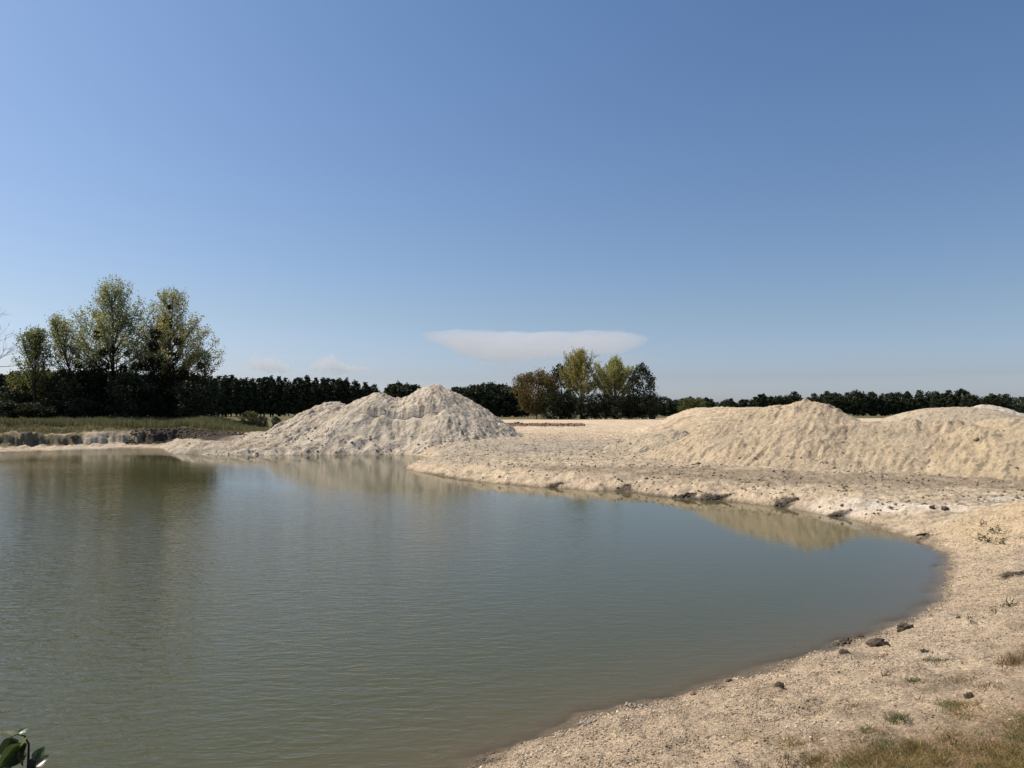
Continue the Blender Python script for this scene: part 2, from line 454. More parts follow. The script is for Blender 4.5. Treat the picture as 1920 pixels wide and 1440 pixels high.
    tf = leftw * (1 - ss(-59.5, -58.5, x)) * ss(3.0, 4.2, s + n1) * (1 - ss(6, 7, s))
    c = mixc(c, tf * .85, (.10, .085, .045))
    for q, (_, _, ra, rb) in zip(dspots, dark_spots):
        w = np.hypot((x - q[0]) / ra, (y - q[1]) / rb) + .45 * n2 + .3 * n4
        c = mixc(c, (1 - ss(.5, 1.0, w)) * .9, (.07, .055, .042))
    # damp band along the far waterline, darkened to paint an undercut's shade
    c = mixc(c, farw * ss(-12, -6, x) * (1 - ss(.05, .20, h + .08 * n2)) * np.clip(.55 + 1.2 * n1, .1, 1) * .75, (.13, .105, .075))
    # damp margin at the waterline
    c = c * (1 - .38 * (1 - ss(.02, .11, h + .04 * n2)))[:, None]
    return np.clip(c, .02, .8)

def dists():
    d = [.8]
    while d[-1] < 3500:
        v = d[-1]
        if v < 30: st = max(.03, v * .0062)
        elif v < 110: st = .19
        elif v < 150: st = .19 + (v - 110) * .02
        else: st = v * .03
        d.append(v + st)
    return np.array(d)
D = dists()
dense = np.radians(np.linspace(-44, 44, 980))
side = np.radians(np.concatenate([np.linspace(-180, -45, 90), [], ]))
A_ = np.concatenate([side, dense, np.radians(np.linspace(45, 179, 90))])
RR, TT = np.meshgrid(D, A_, indexing='ij')
X = (RR * np.sin(TT)).ravel(); Y = (RR * np.cos(TT)).ravel()
h, s, nw, lw, md = ground(X, Y, True)
colr = soil_colour(X, Y, h, s, nw, lw, md)
na = len(A_); nr = len(D)
i = np.arange(nr - 1)[:, None] * na; j = np.arange(na)[None, :]; j2 = (j + 1) % na
faces = np.stack([i + j, i + j2, i + na + j2, i + na + j], -1).reshape(-1, 4)
keep = h[faces].max(axis=1) > -.62
faces = faces[keep]
used = np.unique(faces)
remap = np.full(len(X), -1); remap[used] = np.arange(len(used))
V = np.stack([X, Y, h], -1)[used]
faces = remap[faces]
c0 = len(V)
# small disc under the camera
V = np.vstack([V, [[0, 0, hz(0, 0)]]]); colr_ = np.vstack([colr[used], [[.3, .22, .14]]])
gm = make_mesh('ground', V, faces, M_ground, colr_, smooth=True)
g = link('ground', gm); tag(g, kind='structure')
print('ground tris', len(faces) * 2)
# pond bed and the far underground, well below everything
bed = make_mesh('pond_bed', np.array([[-130, -15, -.6], [40, -15, -.6], [40, 112, -.6], [-130, 112, -.6]]), np.array([[0, 1, 2, 3]]),
                soil_material('pond_silt', 1, 0, .02, base=(.2, .15, .1)))
tag(link('pond_bed', bed), kind='structure')

# ------------------------------------------------------------------ water
DW = np.concatenate([np.exp(np.linspace(math.log(4), math.log(112), 420))])
AW = np.radians(np.linspace(-100, 60, 700))
RR, TT = np.meshgrid(DW, AW, indexing='ij')
X = (RR * np.sin(TT)).ravel(); Y = (RR * np.cos(TT)).ravel()
hw = ground(X, Y)
i = np.arange(len(DW) - 1)[:, None] * len(AW); j = np.arange(len(AW) - 1)[None, :]
faces = np.stack([i + j, i + len(AW) + j, i + len(AW) + j + 1, i + j + 1], -1).reshape(-1, 4)
faces = faces[(hw[faces].min(axis=1) < .02)]
used = np.unique(faces); remap = np.full(len(X), -1); remap[used] = np.arange(len(used))
wm = make_mesh('water', np.stack([X, Y, X * 0], -1)[used], remap[faces], M_water, extra=-hw[used])
tag(link('water', wm), kind='structure')

# ------------------------------------------------------------------ sand heaps
def smax(a, b, k):
    hh = np.clip(.5 + .5 * (a - b) / k, 0, 1)
    return b * (1 - hh) + a * hh + k * hh * (1 - hh)

def cone(x, y, cx, cy, top, slope, seed, round_=1.2, ex=1.0, ey=1.0, gully=.3):
    dx = (x - cx) * ex; dy = (y - cy) * ey
    r = np.sqrt(dx * dx + dy * dy)
    th = np.arctan2(dy, dx)
    u, v = np.cos(th) * 5.5, np.sin(th) * 5.5
    wa = .55 * noise(x / 3.7, y / 3.7, seed + 7) + .25 * noise(x / 1.5, y / 1.5, seed + 8)
    u = u + wa; v = v + wa * .8
    gl = (np.abs(noise(u + r * .06, v + r * .06, seed)) + .6 * np.abs(noise(2.3 * u + r * .13, 2.3 * v, seed + 1)) +
          .35 * noise(5 * u + r * .2, 5 * v, seed + 2))
    z = top - slope * (np.sqrt(r * r + round_ ** 2) - round_)
    return z - gully * (gl - .3) * ss(.6, 5, r) * (.55 + .9 * np.clip(noise(x / 5, y / 5, seed + 9) + .3, 0, 1))

def icos():
    t = (1 + 5 ** .5) / 2
    v = np.array([(-1, t, 0), (1, t, 0), (-1, -t, 0), (1, -t, 0), (0, -1, t), (0, 1, t), (0, -1, -t), (0, 1, -t), (t, 0, -1), (t, 0, 1), (-t, 0, -1), (-t, 0, 1)], float)
    v /= np.linalg.norm(v[0])
    f = np.array([(0, 11, 5), (0, 5, 1), (0, 1, 7), (0, 7, 10), (0, 10, 11), (1, 5, 9), (5, 11, 4), (11, 10, 2), (10, 7, 6), (7, 1, 8), (3, 9, 4), (3, 4, 2), (3, 2, 6), (3, 6, 8), (3, 8, 9), (4, 9, 5), (2, 4, 11), (6, 2, 10), (8, 6, 7), (9, 8, 1)])
    return v, f
IV, IF = icos()
OV = np.array([(1, 0, 0), (-1, 0, 0), (0, 1, 0), (0, -1, 0), (0, 0, 1), (0, 0, -1)], float)
OF = np.array([(0, 2, 4), (2, 1, 4), (1, 3, 4), (3, 0, 4), (2, 0, 5), (1, 2, 5), (3, 1, 5), (0, 3, 5)])

def scatter_lumps(pts, size, base='ico', flat=.65, jitter=.3, seed=0):
    r = np.random.default_rng(seed)
    bv, bf = (IV, IF) if base == 'ico' else (OV, OF)
    n = len(pts); k = len(bv)
    sc_ = size[:, None, None] * (1 + jitter * r.uniform(-1, 1, (n, k, 1)))
    st = r.uniform(.7, 1.35, (n, 1, 3)); st[:, :, 2] *= flat
    th = r.uniform(0, 6.283, n)
    v = bv[None] * sc_ * st
    c, s_ = np.cos(th)[:, None], np.sin(th)[:, None]
    x = v[:, :, 0] * c - v[:, :, 1] * s_; y = v[:, :, 0] * s_ + v[:, :, 1] * c
    v = np.stack([x, y, v[:, :, 2]], -1) + pts[:, None, :]
    f = bf[None] + (np.arange(n) * k)[:, None, None]
    return v.reshape(-1, 3), f.reshape(-1, 3)

PILES = []
def heap(label, hf, x0, x1, y0, y1, res, c1, c2, c3, seed, rough=1.0, name='sand_heap', clods=None, cat='sand heap', group=None, centre=None):
    xs = np.arange(x0, x1, res); ys = np.arange(y0, y1, res)
    X, Y = np.meshgrid(xs, ys, indexing='ij'); sh = X.shape; X = X.ravel(); Y = Y.ravel()
    g0 = ground(X, Y)
    def total(x, y, g=None):
        z = hf(x, y)
        if g is None: g = ground(x, y)
        up = ss(0, 1.0, z - g + .3)
        lump = fbm(x / 1.7, y / 1.7, 5, seed + 3, .58)
        fine = fbm(x / .45, y / .45, 3, seed + 5, .65)
        bil = np.abs(fbm(x / .9, y / .9, 3, seed + 7, .6))
        # slumped streaks running down to the left front
        if centre is None:
            q1 = (x * .80 - y * .60); q2 = (x * .60 + y * .80)
        else:
            q2 = np.hypot((x - centre[0]) * .8, y - centre[1]); q1 = np.arctan2((x - centre[0]) * .8, centre[1] - y) * 13
        q1 = q1 + .5 * noise(x / 4, y / 4, seed + 15)
        wd = .95 if centre is not None else .62
        st_ = np.abs(fbm(q1 / wd, q2 / 5.5, 4, seed + 17, .6)) * (1 if centre is not None else .8) * ss(-.5, .4, noise(x / 5, y / 5, seed + 19))
        z = z + up * rough * (.11 * lump + .045 * fine + .06 * bil + .36 * st_ - .13)
        s_ = sdf(x, y) + .5 * noise(x / 1.3, y / 1.3, seed + 21)
        return np.where((y < 92) & (x < 0), np.minimum(z, .05 + .75 * np.maximum(s_, -1)), z)
    Z = total(X, Y, g0)
    a = Z - g0
    cx, cy = (x0 + x1) / 2, (y0 + y1) / 2
    n1 = fbm(X / 3, Y / 5, 4, seed + 11); n2 = fbm(X / .8, Y / .8, 3, seed + 13)
    c = np.tile(np.array(c1), (len(X), 1))
    c = mixc(c, np.clip(.25 + .9 * n1, 0, 1) * .7, c2)
    c = mixc(c, ss(.25, .8, n2 + .4 * n1) * .55, c3)
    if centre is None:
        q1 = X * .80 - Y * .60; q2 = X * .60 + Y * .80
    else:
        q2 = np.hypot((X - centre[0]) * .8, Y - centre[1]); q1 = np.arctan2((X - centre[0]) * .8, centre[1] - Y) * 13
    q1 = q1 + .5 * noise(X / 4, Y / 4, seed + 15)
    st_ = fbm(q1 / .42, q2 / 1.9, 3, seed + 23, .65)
    c = mixc(c, ss(.30, .62, st_) * .85, np.array(c3) * .60)  # shade of crevices painted in as dark streaks
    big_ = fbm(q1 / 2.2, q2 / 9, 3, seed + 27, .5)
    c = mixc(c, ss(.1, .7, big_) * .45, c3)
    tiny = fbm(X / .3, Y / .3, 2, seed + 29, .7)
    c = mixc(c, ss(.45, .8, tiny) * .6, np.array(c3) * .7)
    nx, ny = sh
    i = np.arange(nx - 1)[:, None] * ny; j = np.arange(ny - 1)[None, :]
    faces = np.stack([i + j, i + ny + j, i + ny + j + 1, i + j + 1], -1).reshape(-1, 4)
    faces = faces[(a[faces].max(axis=1) > -.02)]
    Z = np.maximum(Z, g0 - .25)
    used = np.unique(faces); remap = np.full(len(X), -1); remap[used] = np.arange(len(used))
    V = np.stack([X, Y, Z], -1)[used] - np.array([cx, cy, 0])
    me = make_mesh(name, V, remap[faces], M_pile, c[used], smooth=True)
    o = link(name, me, None, (cx, cy, 0)); tag(o, label, cat, group)
    print(name, len(faces) * 2)
    PILES.append(lambda x, y: total(x, y))
    if clods:
        r = np.random.default_rng(seed)
        n, zmax, smin, smx, mat = clods
        px = r.uniform(x0, x1, n * 6); py = r.uniform(y0, y1, n * 6)
        gg = ground(px, py); zz = total(px, py, gg); dz = zz - gg
        w = np.exp(-np.clip(dz, 0, 9) / zmax)
        cl = .5 + .5 * fbm(px / 2.0, py / 2.0, 2, seed + 31)
        ok = (dz > .02) & (r.uniform(0, 1, len(px)) < w * np.clip(cl * 1.6 - .3, 0.05, 1)) 
        px, py, zz = px[ok][:n], py[ok][:n], zz[ok][:n]
        size = smin * (smx / smin) ** (r.uniform(0, 1, len(px)) ** 2.6)
        v, f = scatter_lumps(np.stack([px, py, zz + size * .15], -1), size, 'ico', .7, .3, seed)
        cm = make_mesh('clods', v - np.array([cx, cy, 0]), f, mat)
        q = link('clods', cm, o); q['kind'] = 'stuff'
    return o

def big(x, y):
    z = cone(x, y, -10.3, 97, 8.75, .72, 200, 1.3, ex=1.03, gully=.34)
    z = smax(z, cone(x, y, -7.9, 97.5, 7.7, .70, 203, 1.2, gully=.4), .5)
    z = smax(z, cone(x, y, -14.2, 97, 6.9, .66, 206, 2, gully=.12), .6)
    z = smax(z, cone(x, y, -17.6, 96, 7.5, .66, 209, 1.2, gully=.3), .6)
    z = smax(z, cone(x, y, -20.3, 97, 5.5, .60, 212, 2, gully=.12), .6)
    z = smax(z, cone(x, y, -23.8, 98, 6.3, .56, 215, 1.0, ex=.93, gully=.4), .6)
    z = smax(z, cone(x, y, -27.5, 95, 2.3, .42, 218, 2, gully=.3), .6)
    # toe of slumped spoil along the water
    z = smax(z, cone(x, y, -25.5, 89.2, .95, .30, 221, 2, ex=.55, ey=1.4, gully=.3), .4)
    z = smax(z, cone(x, y, -19, 88.0, 1.5, .30, 222, 3, ex=.40, ey=1.4, gully=.3), .5)
    return z
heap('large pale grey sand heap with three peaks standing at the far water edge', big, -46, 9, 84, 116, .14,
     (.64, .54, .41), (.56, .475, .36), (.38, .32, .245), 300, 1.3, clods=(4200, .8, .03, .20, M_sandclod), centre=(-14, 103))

def C(px, py, d):
    p_ = W(px, py, d); return p_[0], p_[1], p_[2]
def ridge_fn(pts, slope, seed, k=.8, gully=.3, r=2.0, ex=1, ey=1):
    P3 = [C(*q) for q in pts]
    def f(x, y):
        z = None
        for n_, (cx, cy, cz) in enumerate(P3):
            q = cone(x, y, cx, cy, cz, slope, seed + n_ * 3, r, ex=ex, ey=ey, gully=gully)
            z = q if z is None else smax(z, q, k)
        return z
    return f
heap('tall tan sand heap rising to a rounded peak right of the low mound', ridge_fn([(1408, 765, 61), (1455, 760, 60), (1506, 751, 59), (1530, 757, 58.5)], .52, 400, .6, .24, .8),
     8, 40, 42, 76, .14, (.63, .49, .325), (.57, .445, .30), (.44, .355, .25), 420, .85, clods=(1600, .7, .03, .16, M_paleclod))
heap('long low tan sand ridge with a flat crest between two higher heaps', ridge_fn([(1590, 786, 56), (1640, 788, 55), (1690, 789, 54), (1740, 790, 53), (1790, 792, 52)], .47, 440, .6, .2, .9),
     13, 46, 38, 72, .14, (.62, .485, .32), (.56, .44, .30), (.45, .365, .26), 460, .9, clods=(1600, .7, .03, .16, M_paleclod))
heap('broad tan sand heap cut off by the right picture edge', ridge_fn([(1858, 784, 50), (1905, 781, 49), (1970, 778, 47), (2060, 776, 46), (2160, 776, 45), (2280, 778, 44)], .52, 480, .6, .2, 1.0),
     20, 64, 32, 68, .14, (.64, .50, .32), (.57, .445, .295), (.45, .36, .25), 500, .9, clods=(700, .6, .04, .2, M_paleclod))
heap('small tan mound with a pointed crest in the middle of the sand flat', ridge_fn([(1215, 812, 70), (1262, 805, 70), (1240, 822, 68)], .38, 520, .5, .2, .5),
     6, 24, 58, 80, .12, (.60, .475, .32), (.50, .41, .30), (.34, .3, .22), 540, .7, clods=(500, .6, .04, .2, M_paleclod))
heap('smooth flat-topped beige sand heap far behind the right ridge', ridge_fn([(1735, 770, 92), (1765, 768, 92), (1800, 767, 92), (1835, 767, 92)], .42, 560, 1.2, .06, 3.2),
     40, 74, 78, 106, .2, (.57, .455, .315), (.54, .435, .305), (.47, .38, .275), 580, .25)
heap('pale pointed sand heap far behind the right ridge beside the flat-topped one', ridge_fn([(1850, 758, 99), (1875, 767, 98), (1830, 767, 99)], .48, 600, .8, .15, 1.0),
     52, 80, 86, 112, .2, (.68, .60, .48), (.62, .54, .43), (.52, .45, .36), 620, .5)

# ------------------------------------------------------------------ far woods and trees
def leaves_mesh(name, pts, size, cols, mat, seed=0, up=0.0, aspect=1.0, quad=True):
    r = np.random.default_rng(seed)
    n = len(pts)
    a = r.normal(size=(n, 3)); a /= np.linalg.norm(a, axis=1)[:, None]
    b = r.normal(size=(n, 3)); b[:, 2] += up
    b -= (a * b).sum(1)[:, None] * a; b /= np.linalg.norm(b, axis=1)[:, None] + 1e-9
    size = np.asarray(size) * np.ones(n)
    a = a * (size * .5 * aspect)[:, None]; b = b * (size * .5)[:, None]
    v = np.stack([pts - b, pts + a * .9 - b * .1, pts + b, pts - a * .9 - b * .1], 1).reshape(-1, 3)
    f = np.arange(n * 4).reshape(n, 4)
    return make_mesh(name, v, f, mat, np.repeat(cols, 4, axis=0))

def tube_mesh(name, lines, mat, sides=5):
    V = []; Fc = []; base = 0
    for pts, rad in lines:
        pts = np.asarray(pts, float); m = len(pts)
        for q in range(m):
            t = pts[min(q + 1, m - 1)] - pts[max(q - 1, 0)]; t = t / (np.linalg.norm(t) + 1e-9)
            ref = np.array([1.0, 0, 0]) if abs(t[0]) < .8 else np.array([0, 1.0, 0])
            u = np.cross(t, ref); u /= np.linalg.norm(u); w = np.cross(t, u)
            for k_ in range(sides):
                an = 2 * math.pi * k_ / sides
                V.append(pts[q] + (u * math.cos(an) + w * math.sin(an)) * rad[q])
        for q in range(m - 1):
            for k_ in range(sides):
                k2 = (k_ + 1) % sides
                Fc.append((base + q * sides + k_, base + q * sides + k2, base + (q + 1) * sides + k2, base + (q + 1) * sides + k_))
        base += m * sides
    return make_mesh(name, np.array(V), np.array(Fc), mat, smooth=True)

def vary(n, base, amt, seed, alt=None, altp=0.0):
    r = np.random.default_rng(seed)
    c = np.tile(np.array(base, float), (n, 1)) * (1 + amt * r.uniform(-1, 1, (n, 1)))
    if alt is not None:
        m = r.uniform(0, 1, n) < altp
        c[m] = np.array(alt) * (1 + amt * r.uniform(-1, 1, (m.sum(), 1)))
    return c

def clump_tree(H, R, base, nclump, nleaf, lsize, col, seed, shape='round', alt=None, altp=0, crad=.28, mat=None, bark=None, flare=1.0, trunk=.03):
    """crown of leaf clumps round a trunk with limbs; base = height where the crown starts"""
    r = np.random.default_rng(seed)
    cs = []; lines = [([[0, 0, -.5], [r.normal() * .02 * H, r.normal() * .02 * H, H * .45], [0, 0, H * .86]], [trunk * H * .55, trunk * H * .4, trunk * H * .06])]
    for q in range(nclump):
        u = (q + .5) / nclump
        z = base + (H - base) * (u ** .9)
        t = (z - base) / (H - base)
        if shape == 'round': w = math.sqrt(max(0, 1 - (2 * t * .97 - .97) ** 2)) ** .8
        elif shape == 'pine': w = (1 - t) ** .58 * .95 + .05 if t > .25 else .8 + .2 * t * 4 * .5
        elif shape == 'column': w = min(1, (1 - t) * 3.2) ** .6 * (.75 + .25 * math.sin(t * 3.1))
        elif shape == 'fan': w = (.25 + .95 * t) * (1 if t < .72 else math.sqrt(max(0, 1 - ((t - .72) / .30) ** 2)))
        th = q * 2.399 + r.uniform(-.5, .5); rr = R * w * math.sqrt(r.uniform(.15, 1.0))
        c = np.array([math.cos(th) * rr, math.sin(th) * rr, z + r.normal() * .02 * H])
        cs.append((c, crad * R * r.uniform(.6, 1.25) * (1 if w > .4 else .6)))
        if q % 3 == 0 and rr > .25 * R:
            z0 = max(base * .6, c[2] - rr * 1.1)
            lines.append(([[0, 0, z0], [c[0] * .5, c[1] * .5, (z0 + c[2]) / 2 + .03 * H], c], [trunk * H * .16, trunk * H * .1, trunk * H * .02]))
    per = np.maximum(3, (nleaf * np.array([c[1] ** 2 for c in cs]) / sum(c[1] ** 2 for c in cs))).astype(int)
    P = []
    for (c, cr_), m in zip(cs, per):
        g_ = r.normal(size=(m, 3)); g_ /= np.linalg.norm(g_, axis=1)[:, None] + 1e-9
        g_ *= (r.uniform(.15, 1, (m, 1)) ** .45) * cr_ * (1 + .25 * r.normal(size=(m, 1)))
        g_[:, 2] *= .85
        P.append(c + g_)
    P = np.vstack(P)
    P = P[P[:, 2] > .1]
    cols = vary(len(P), col, .35, seed + 1, alt, altp)
    cm = leaves_mesh('crown', P, lsize * r.uniform(.6, 1.3, len(P)), cols, mat or M_needle, seed + 2, .4)
    tm = tube_mesh('trunk', lines, bark or M_wood)
    return cm, tm

def plant(cm, tm, x, y, rz, sc, label, group=None, name='tree', cat='tree', z=None, szf=1.0):
    z = hz(x, y) if z is None else z
    e_ = empty(name, (x, y, z), rz); e_.scale = (sc, sc, sc * szf)
    link('crown', cm, e_); link('trunk', tm, e_)
    tag(e_, label, cat, group)
    return e_

pines = [clump_tree(16, 3.2, 1.5, 50, 2600, .68, (.030, .040, .020), 700 + q, 'pine', (.05, .06, .025), .2, crad=.40) for q in range(6)]
broad = [clump_tree(13, (4.2, 3.6, 4.6, 3.2, 4.0, 3.4)[q], 1.0, 46, 2800, .72, (.036, .048, .022), 720 + q, ('round', 'pine', 'round', 'column', 'pine', 'column')[q], (.06, .07, .03), .25, crad=.34) for q in range(6)]

def Xat(px, d): return W(px, 772, d)[0]
def forest(x0, x1, step, d, tops, protos, hh, label, group, name, rows=2, dgap=4.5, seed=0, tj=1.9):
    r = random.Random(seed)
    for row in range(rows):
        px = x0 + (row * .5) * step
        while px < x1:
            q = px + r.uniform(-.28, .28) * step
            dd = d + row * dgap + r.uniform(-1.5, 1.5)
            x = Xat(q, dd); z = hz(x, dd)
            top = np.interp(q, [t[0] for t in tops], [t[1] for t in tops]) + r.gauss(0, tj) + (2.5 if row == 0 else 0)
            ht = W(q, top, dd)[2] - z
            cm, tm = protos[r.randrange(len(protos))]
            s_ = ht / hh
            lb = label if isinstance(label, str) else [l_ for lim_, l_ in label if q < lim_][0]
            e_ = plant(cm, tm, x, dd, r.uniform(0, 6.28), s_ , lb, group, name, 'tree', z)
            e_.scale = (s_ * r.uniform(1.0, 1.35), s_ * r.uniform(1.0, 1.35), s_)
            px += step * r.uniform(.85, 1.15)
forest(-60, 706, 14.5, 300, [(-60, 698), (0, 702), (60, 700), (400, 708), (560, 711), (660, 713), (690, 718), (706, 727)], pines, 16,
       [(40, 'dark pine at the left picture edge beside the bare branches'), (400, 'dark pine in the row hidden behind the poplar group'), (470, 'dark pine just right of the poplar group'), (560, 'dark pine in the row under the left small cloud'), (650, 'dark pine in the row under the right small cloud'), (9999, 'dark pine at the right end of the row, above the third peak of the heap')], 'pines in the row behind the left meadow', 'pine_tree', 2, 5, 1)
forest(722, 790, 16, 330, [(720, 726), (750, 719), (790, 723)], broad, 13, 'dark round tree in the small clump showing between two peaks of the big heap', 'trees between the peaks of the big heap', 'tree', 2, 6, 2)
forest(855, 985, 15, 320, [(850, 727), (880, 726), (920, 722), (960, 725), (990, 724)], broad, 13, [(900, 'dark round tree touching the right slope of the big heap'), (945, 'dark round tree midway between the big heap and the autumn tree'), (9999, 'dark round tree half hidden behind the autumn tree')], 'trees right of the big heap', 'tree', 2, 6, 3)
forest(1180, 1345, 22, 370, [(1180, 745), (1240, 743), (1262, 752), (1290, 746), (1345, 745)], broad, 13, [(1235, 'dark round tree right behind the dark oval tree'), (1290, 'dark round tree above the left foot of the driven-over mound'), (9999, 'dark round tree above the slope of the driven-over mound')], 'low wood left of the tall tan heap', 'tree', 2, 6, 4)
forest(1355, 1548, 17, 440, [(1340, 748), (1362, 757), (1385, 747), (1430, 742), (1480, 743), (1520, 741), (1550, 739)], broad, 13, 'dark tree in the low wood directly behind the tall tan heap', 'wood behind the tall tan heap', 'tree', 2, 6, 5, 3.5)
forest(1556, 1838, 24, 400, [(1550, 738), (1600, 741), (1650, 734), (1690, 740), (1730, 736), (1790, 735), (1830, 742)], broad, 13, [(1620, 'dark green tree of the tall wood just right of the tall heap'), (1700, 'dark green tree of the tall wood above the low flat ridge'), (1770, 'dark green tree of the tall wood left of its highest crown, above the flat-topped heap'), (9999, 'dark green tree at the right end of the tall wood')], 'tall wood behind the right ridge', 'tree', 2, 6, 6, 4.5)
forest(1852, 1896, 18, 400, [(1850, 742), (1875, 738), (1896, 748)], broad, 13, 'dark tree in the small clump above the pale pointed heap', 'clump above the pale pointed heap', 'tree', 2, 6, 7)
forest(1902, 2200, 22, 520, [(1900, 757), (2200, 752)], broad, 13, 'distant dark tree at the right picture edge', 'distant trees at the right edge', 'tree', 2, 6, 8)

# far belt of woodland that reads as one mass
r = np.random.default_rng(12)
n_ = 26000
th = r.uniform(-.95, .95, n_); dd = 1150 + r.uniform(0, 90, n_)
xx = np.tan(th) * dd
hgt = 15 + 5 * fbm(xx / 90, xx * 0, 3, 640) + 2.5 * noise(xx / 9, xx * 0 + 3, 645) + ss(500, 780, xx) * 10
zz = 2.5 + hgt * r.uniform(0, 1, n_) ** .6
bm_ = leaves_mesh('distant_woods', np.stack([xx, dd, zz], -1), r.uniform(4, 8, n_), vary(n_, (.035, .045, .028), .3, 5), M_needle, 9)
tag(link('distant_woods', bm_), 'low far-off wood along the horizon', None, None, 'stuff')
bpy.data.objects['distant_woods']['category'] = 'woods'

# --- open-crowned poplars
def poplar(H0, R, lean, nlimb, leaves, lsize, col, alt, altp, seed, base=.2, top_w=.75, bark=None, el0=38, el1=72, sides=5, keep=None, density=1.0, spread=1.0):
    r = np.random.default_rng(seed); H = H0 * .955
    lines = []; P = []
    def tr(t):
        return np.array([lean[0] * t * H * (.4 + .6 * t), lean[1] * t * H, t * H])
    tp = [tr(t) + (np.array([r.normal(), r.normal(), 0]) * .06 if 0 < t < 1 else 0) for t in np.linspace(0, .97, 9)]
    tp[0] = tp[0] - np.array([0, 0, .6])
    lines.append((tp, [.016 * H * (1 - t) ** .8 + .03 for t in np.linspace(0, .97, 9)]))
    def env(z):
        t = z / H
        return R * np.interp(t, [0, .15, .3, .5, .7, .85, .95, 1.0], [.5, .8, 1.0, 1.08, 1.05, top_w, .7, .3])
    for q in range(nlimb):
        t0 = base + (.90 - base) * (q / (nlimb - 1)) ** 1.05
        az = q * 2.399 + r.uniform(-.4, .4)
        el = math.radians(np.interp(t0, [base, .9], [el0, el1]) + r.uniform(-7, 7))
        p0 = tr(t0)
        L = min((H * .99 - p0[2]) / max(math.sin(el), .2), env(min(H, p0[2] + R * .9)) / max(math.cos(el), .15)) * r.uniform(.74, .98)
        L = max(L, .08 * H)
        d = np.array([math.cos(az) * math.cos(el), math.sin(az) * math.cos(el), math.sin(el)])
        pts = [p0]; m = 6
        for i_ in range(m):
            d = d + np.array([r.normal() * .07, r.normal() * .07, .07]); d /= np.linalg.norm(d)
            pts.append(pts[-1] + d * L / m)
        rb = .0065 * H * (1 - .6 * t0) * (L / (.4 * H)) ** .5
        lines.append((pts, [rb * (1 - i_ / (m + .3)) + .015 for i_ in range(m + 1)]))
        pts = np.array(pts)
        nsub = max(3, int(L * 2.1))
        for k_ in range(nsub):
            s_ = .22 + .78 * (k_ + r.uniform(0, 1)) / nsub
            f_ = s_ * m; i_ = min(int(f_), m - 1); b0 = pts[i_] + (pts[i_ + 1] - pts[i_]) * (f_ - i_)
            dd_ = (pts[i_ + 1] - pts[i_]); dd_ /= np.linalg.norm(dd_)
            sd2 = dd_ * .6 + r.normal(size=3) * .55 + np.array([0, 0, .45]); sd2 /= np.linalg.norm(sd2)
            l2 = (1.5 + 2.2 * (1 - s_)) * r.uniform(.6, 1.3) * H / 26 * spread
            mid = b0 + sd2 * l2 * .5; end = b0 + sd2 * l2 + np.array([0, 0, .12 * l2])
            lines.append(([b0, mid, end], [.022, .016, .008]))
            nl = int(leaves * density * r.uniform(.5, 1.4))
            u_ = r.uniform(.1, 1.1, nl)[:, None]
            c_ = b0 + (end - b0) * u_
            P.append(c_ + r.normal(size=(nl, 3)) * np.array([.30, .30, .36]) * H / 26)
    P = np.vstack(P)
    if keep is not None: P = P[keep(P, r)]
    cols = vary(len(P), col, .3, seed + 1, alt, altp)
    print('poplar leaves', len(P), 'branches', len(lines))
    cm = leaves_mesh('crown', P, lsize * r.uniform(.6, 1.3, len(P)), cols, M_leaf, seed + 2, .2)
    tm = tube_mesh('trunk', lines, bark or M_wood, 4)
    return cm, tm

def mistletoe(parent, pos, rad, seed):
    r = np.random.default_rng(seed); n = int(500 * max(.5, rad) ** 1.3)
    g_ = r.normal(size=(n, 3)); g_ /= np.linalg.norm(g_, axis=1)[:, None]; g_ *= rad * (r.uniform(.1, 1, (n, 1)) ** .5) * (1 + .1 * r.normal(size=(n, 1)))
    m_ = leaves_mesh('mistletoe', g_, .24 * np.ones(n), vary(n, (.040, .034, .014), .35, seed), M_needle, seed, .1)
    o = link('mistletoe', m_, parent, pos); return o

DP = 135.0
def tree_at(px, top_py, d, fn, label, name='poplar_tree', group=None, cat='tree', rz=0.0, Htree=None):
    x = Xat(px, d); z = hz(x, d); H = W(px, top_py, d)[2] - z
    cm, tm = fn(H)
    return plant(cm, tm, x, d, rz, 1.0, label, group, name, cat, z), H, z

pop_c = (.29, .32, .15); pop_y = (.42, .39, .17)
A, HA, zA = tree_at(212, 524, DP, lambda H: poplar(H, 11.8, (-.03, 0), 66, 22, .27, pop_c, pop_y, .3, 31, base=.24, top_w=.98, el0=24, el1=58),
                    'tallest open-crowned poplar with dark mistletoe balls, left of its twin')
B, HB, zB = tree_at(315, 541, DP + 2, lambda H: poplar(H, 10.2, (.02, 0), 64, 21, .27, (.29, .30, .12), (.44, .37, .13), .35, 47, base=.22, top_w=.95, el0=20, el1=58),
                    'second tall poplar full of mistletoe balls, right of the tallest one')
Cc, HC, zC = tree_at(148, 588, DP - 4, lambda H: poplar(H, 7.6, (-.30, 0), 38, 14, .27, pop_c, pop_y, .25, 53, base=.35, top_w=.6),
                     'poplar leaning left out of the big poplars')
Dd, HD, zD = tree_at(64, 612, DP - 6, lambda H: poplar(H, 3.0, (-.01, 0), 44, 16, .26, (.20, .23, .08), (.30, .29, .10), .2, 59, base=.3, top_w=.8, el0=55, el1=75),
                     'slim upright poplar leftmost of the poplar group')
E, HE, zE = tree_at(384, 655, DP - 2, lambda H: poplar(H, 2.0, (-.02, 0), 20, 12, .26, (.20, .22, .09), (.32, .28, .10), .2, 61, base=.4, top_w=.9),
                    'thin small poplar with one mistletoe ball at the right end of the poplar group')
pxm = F / DP
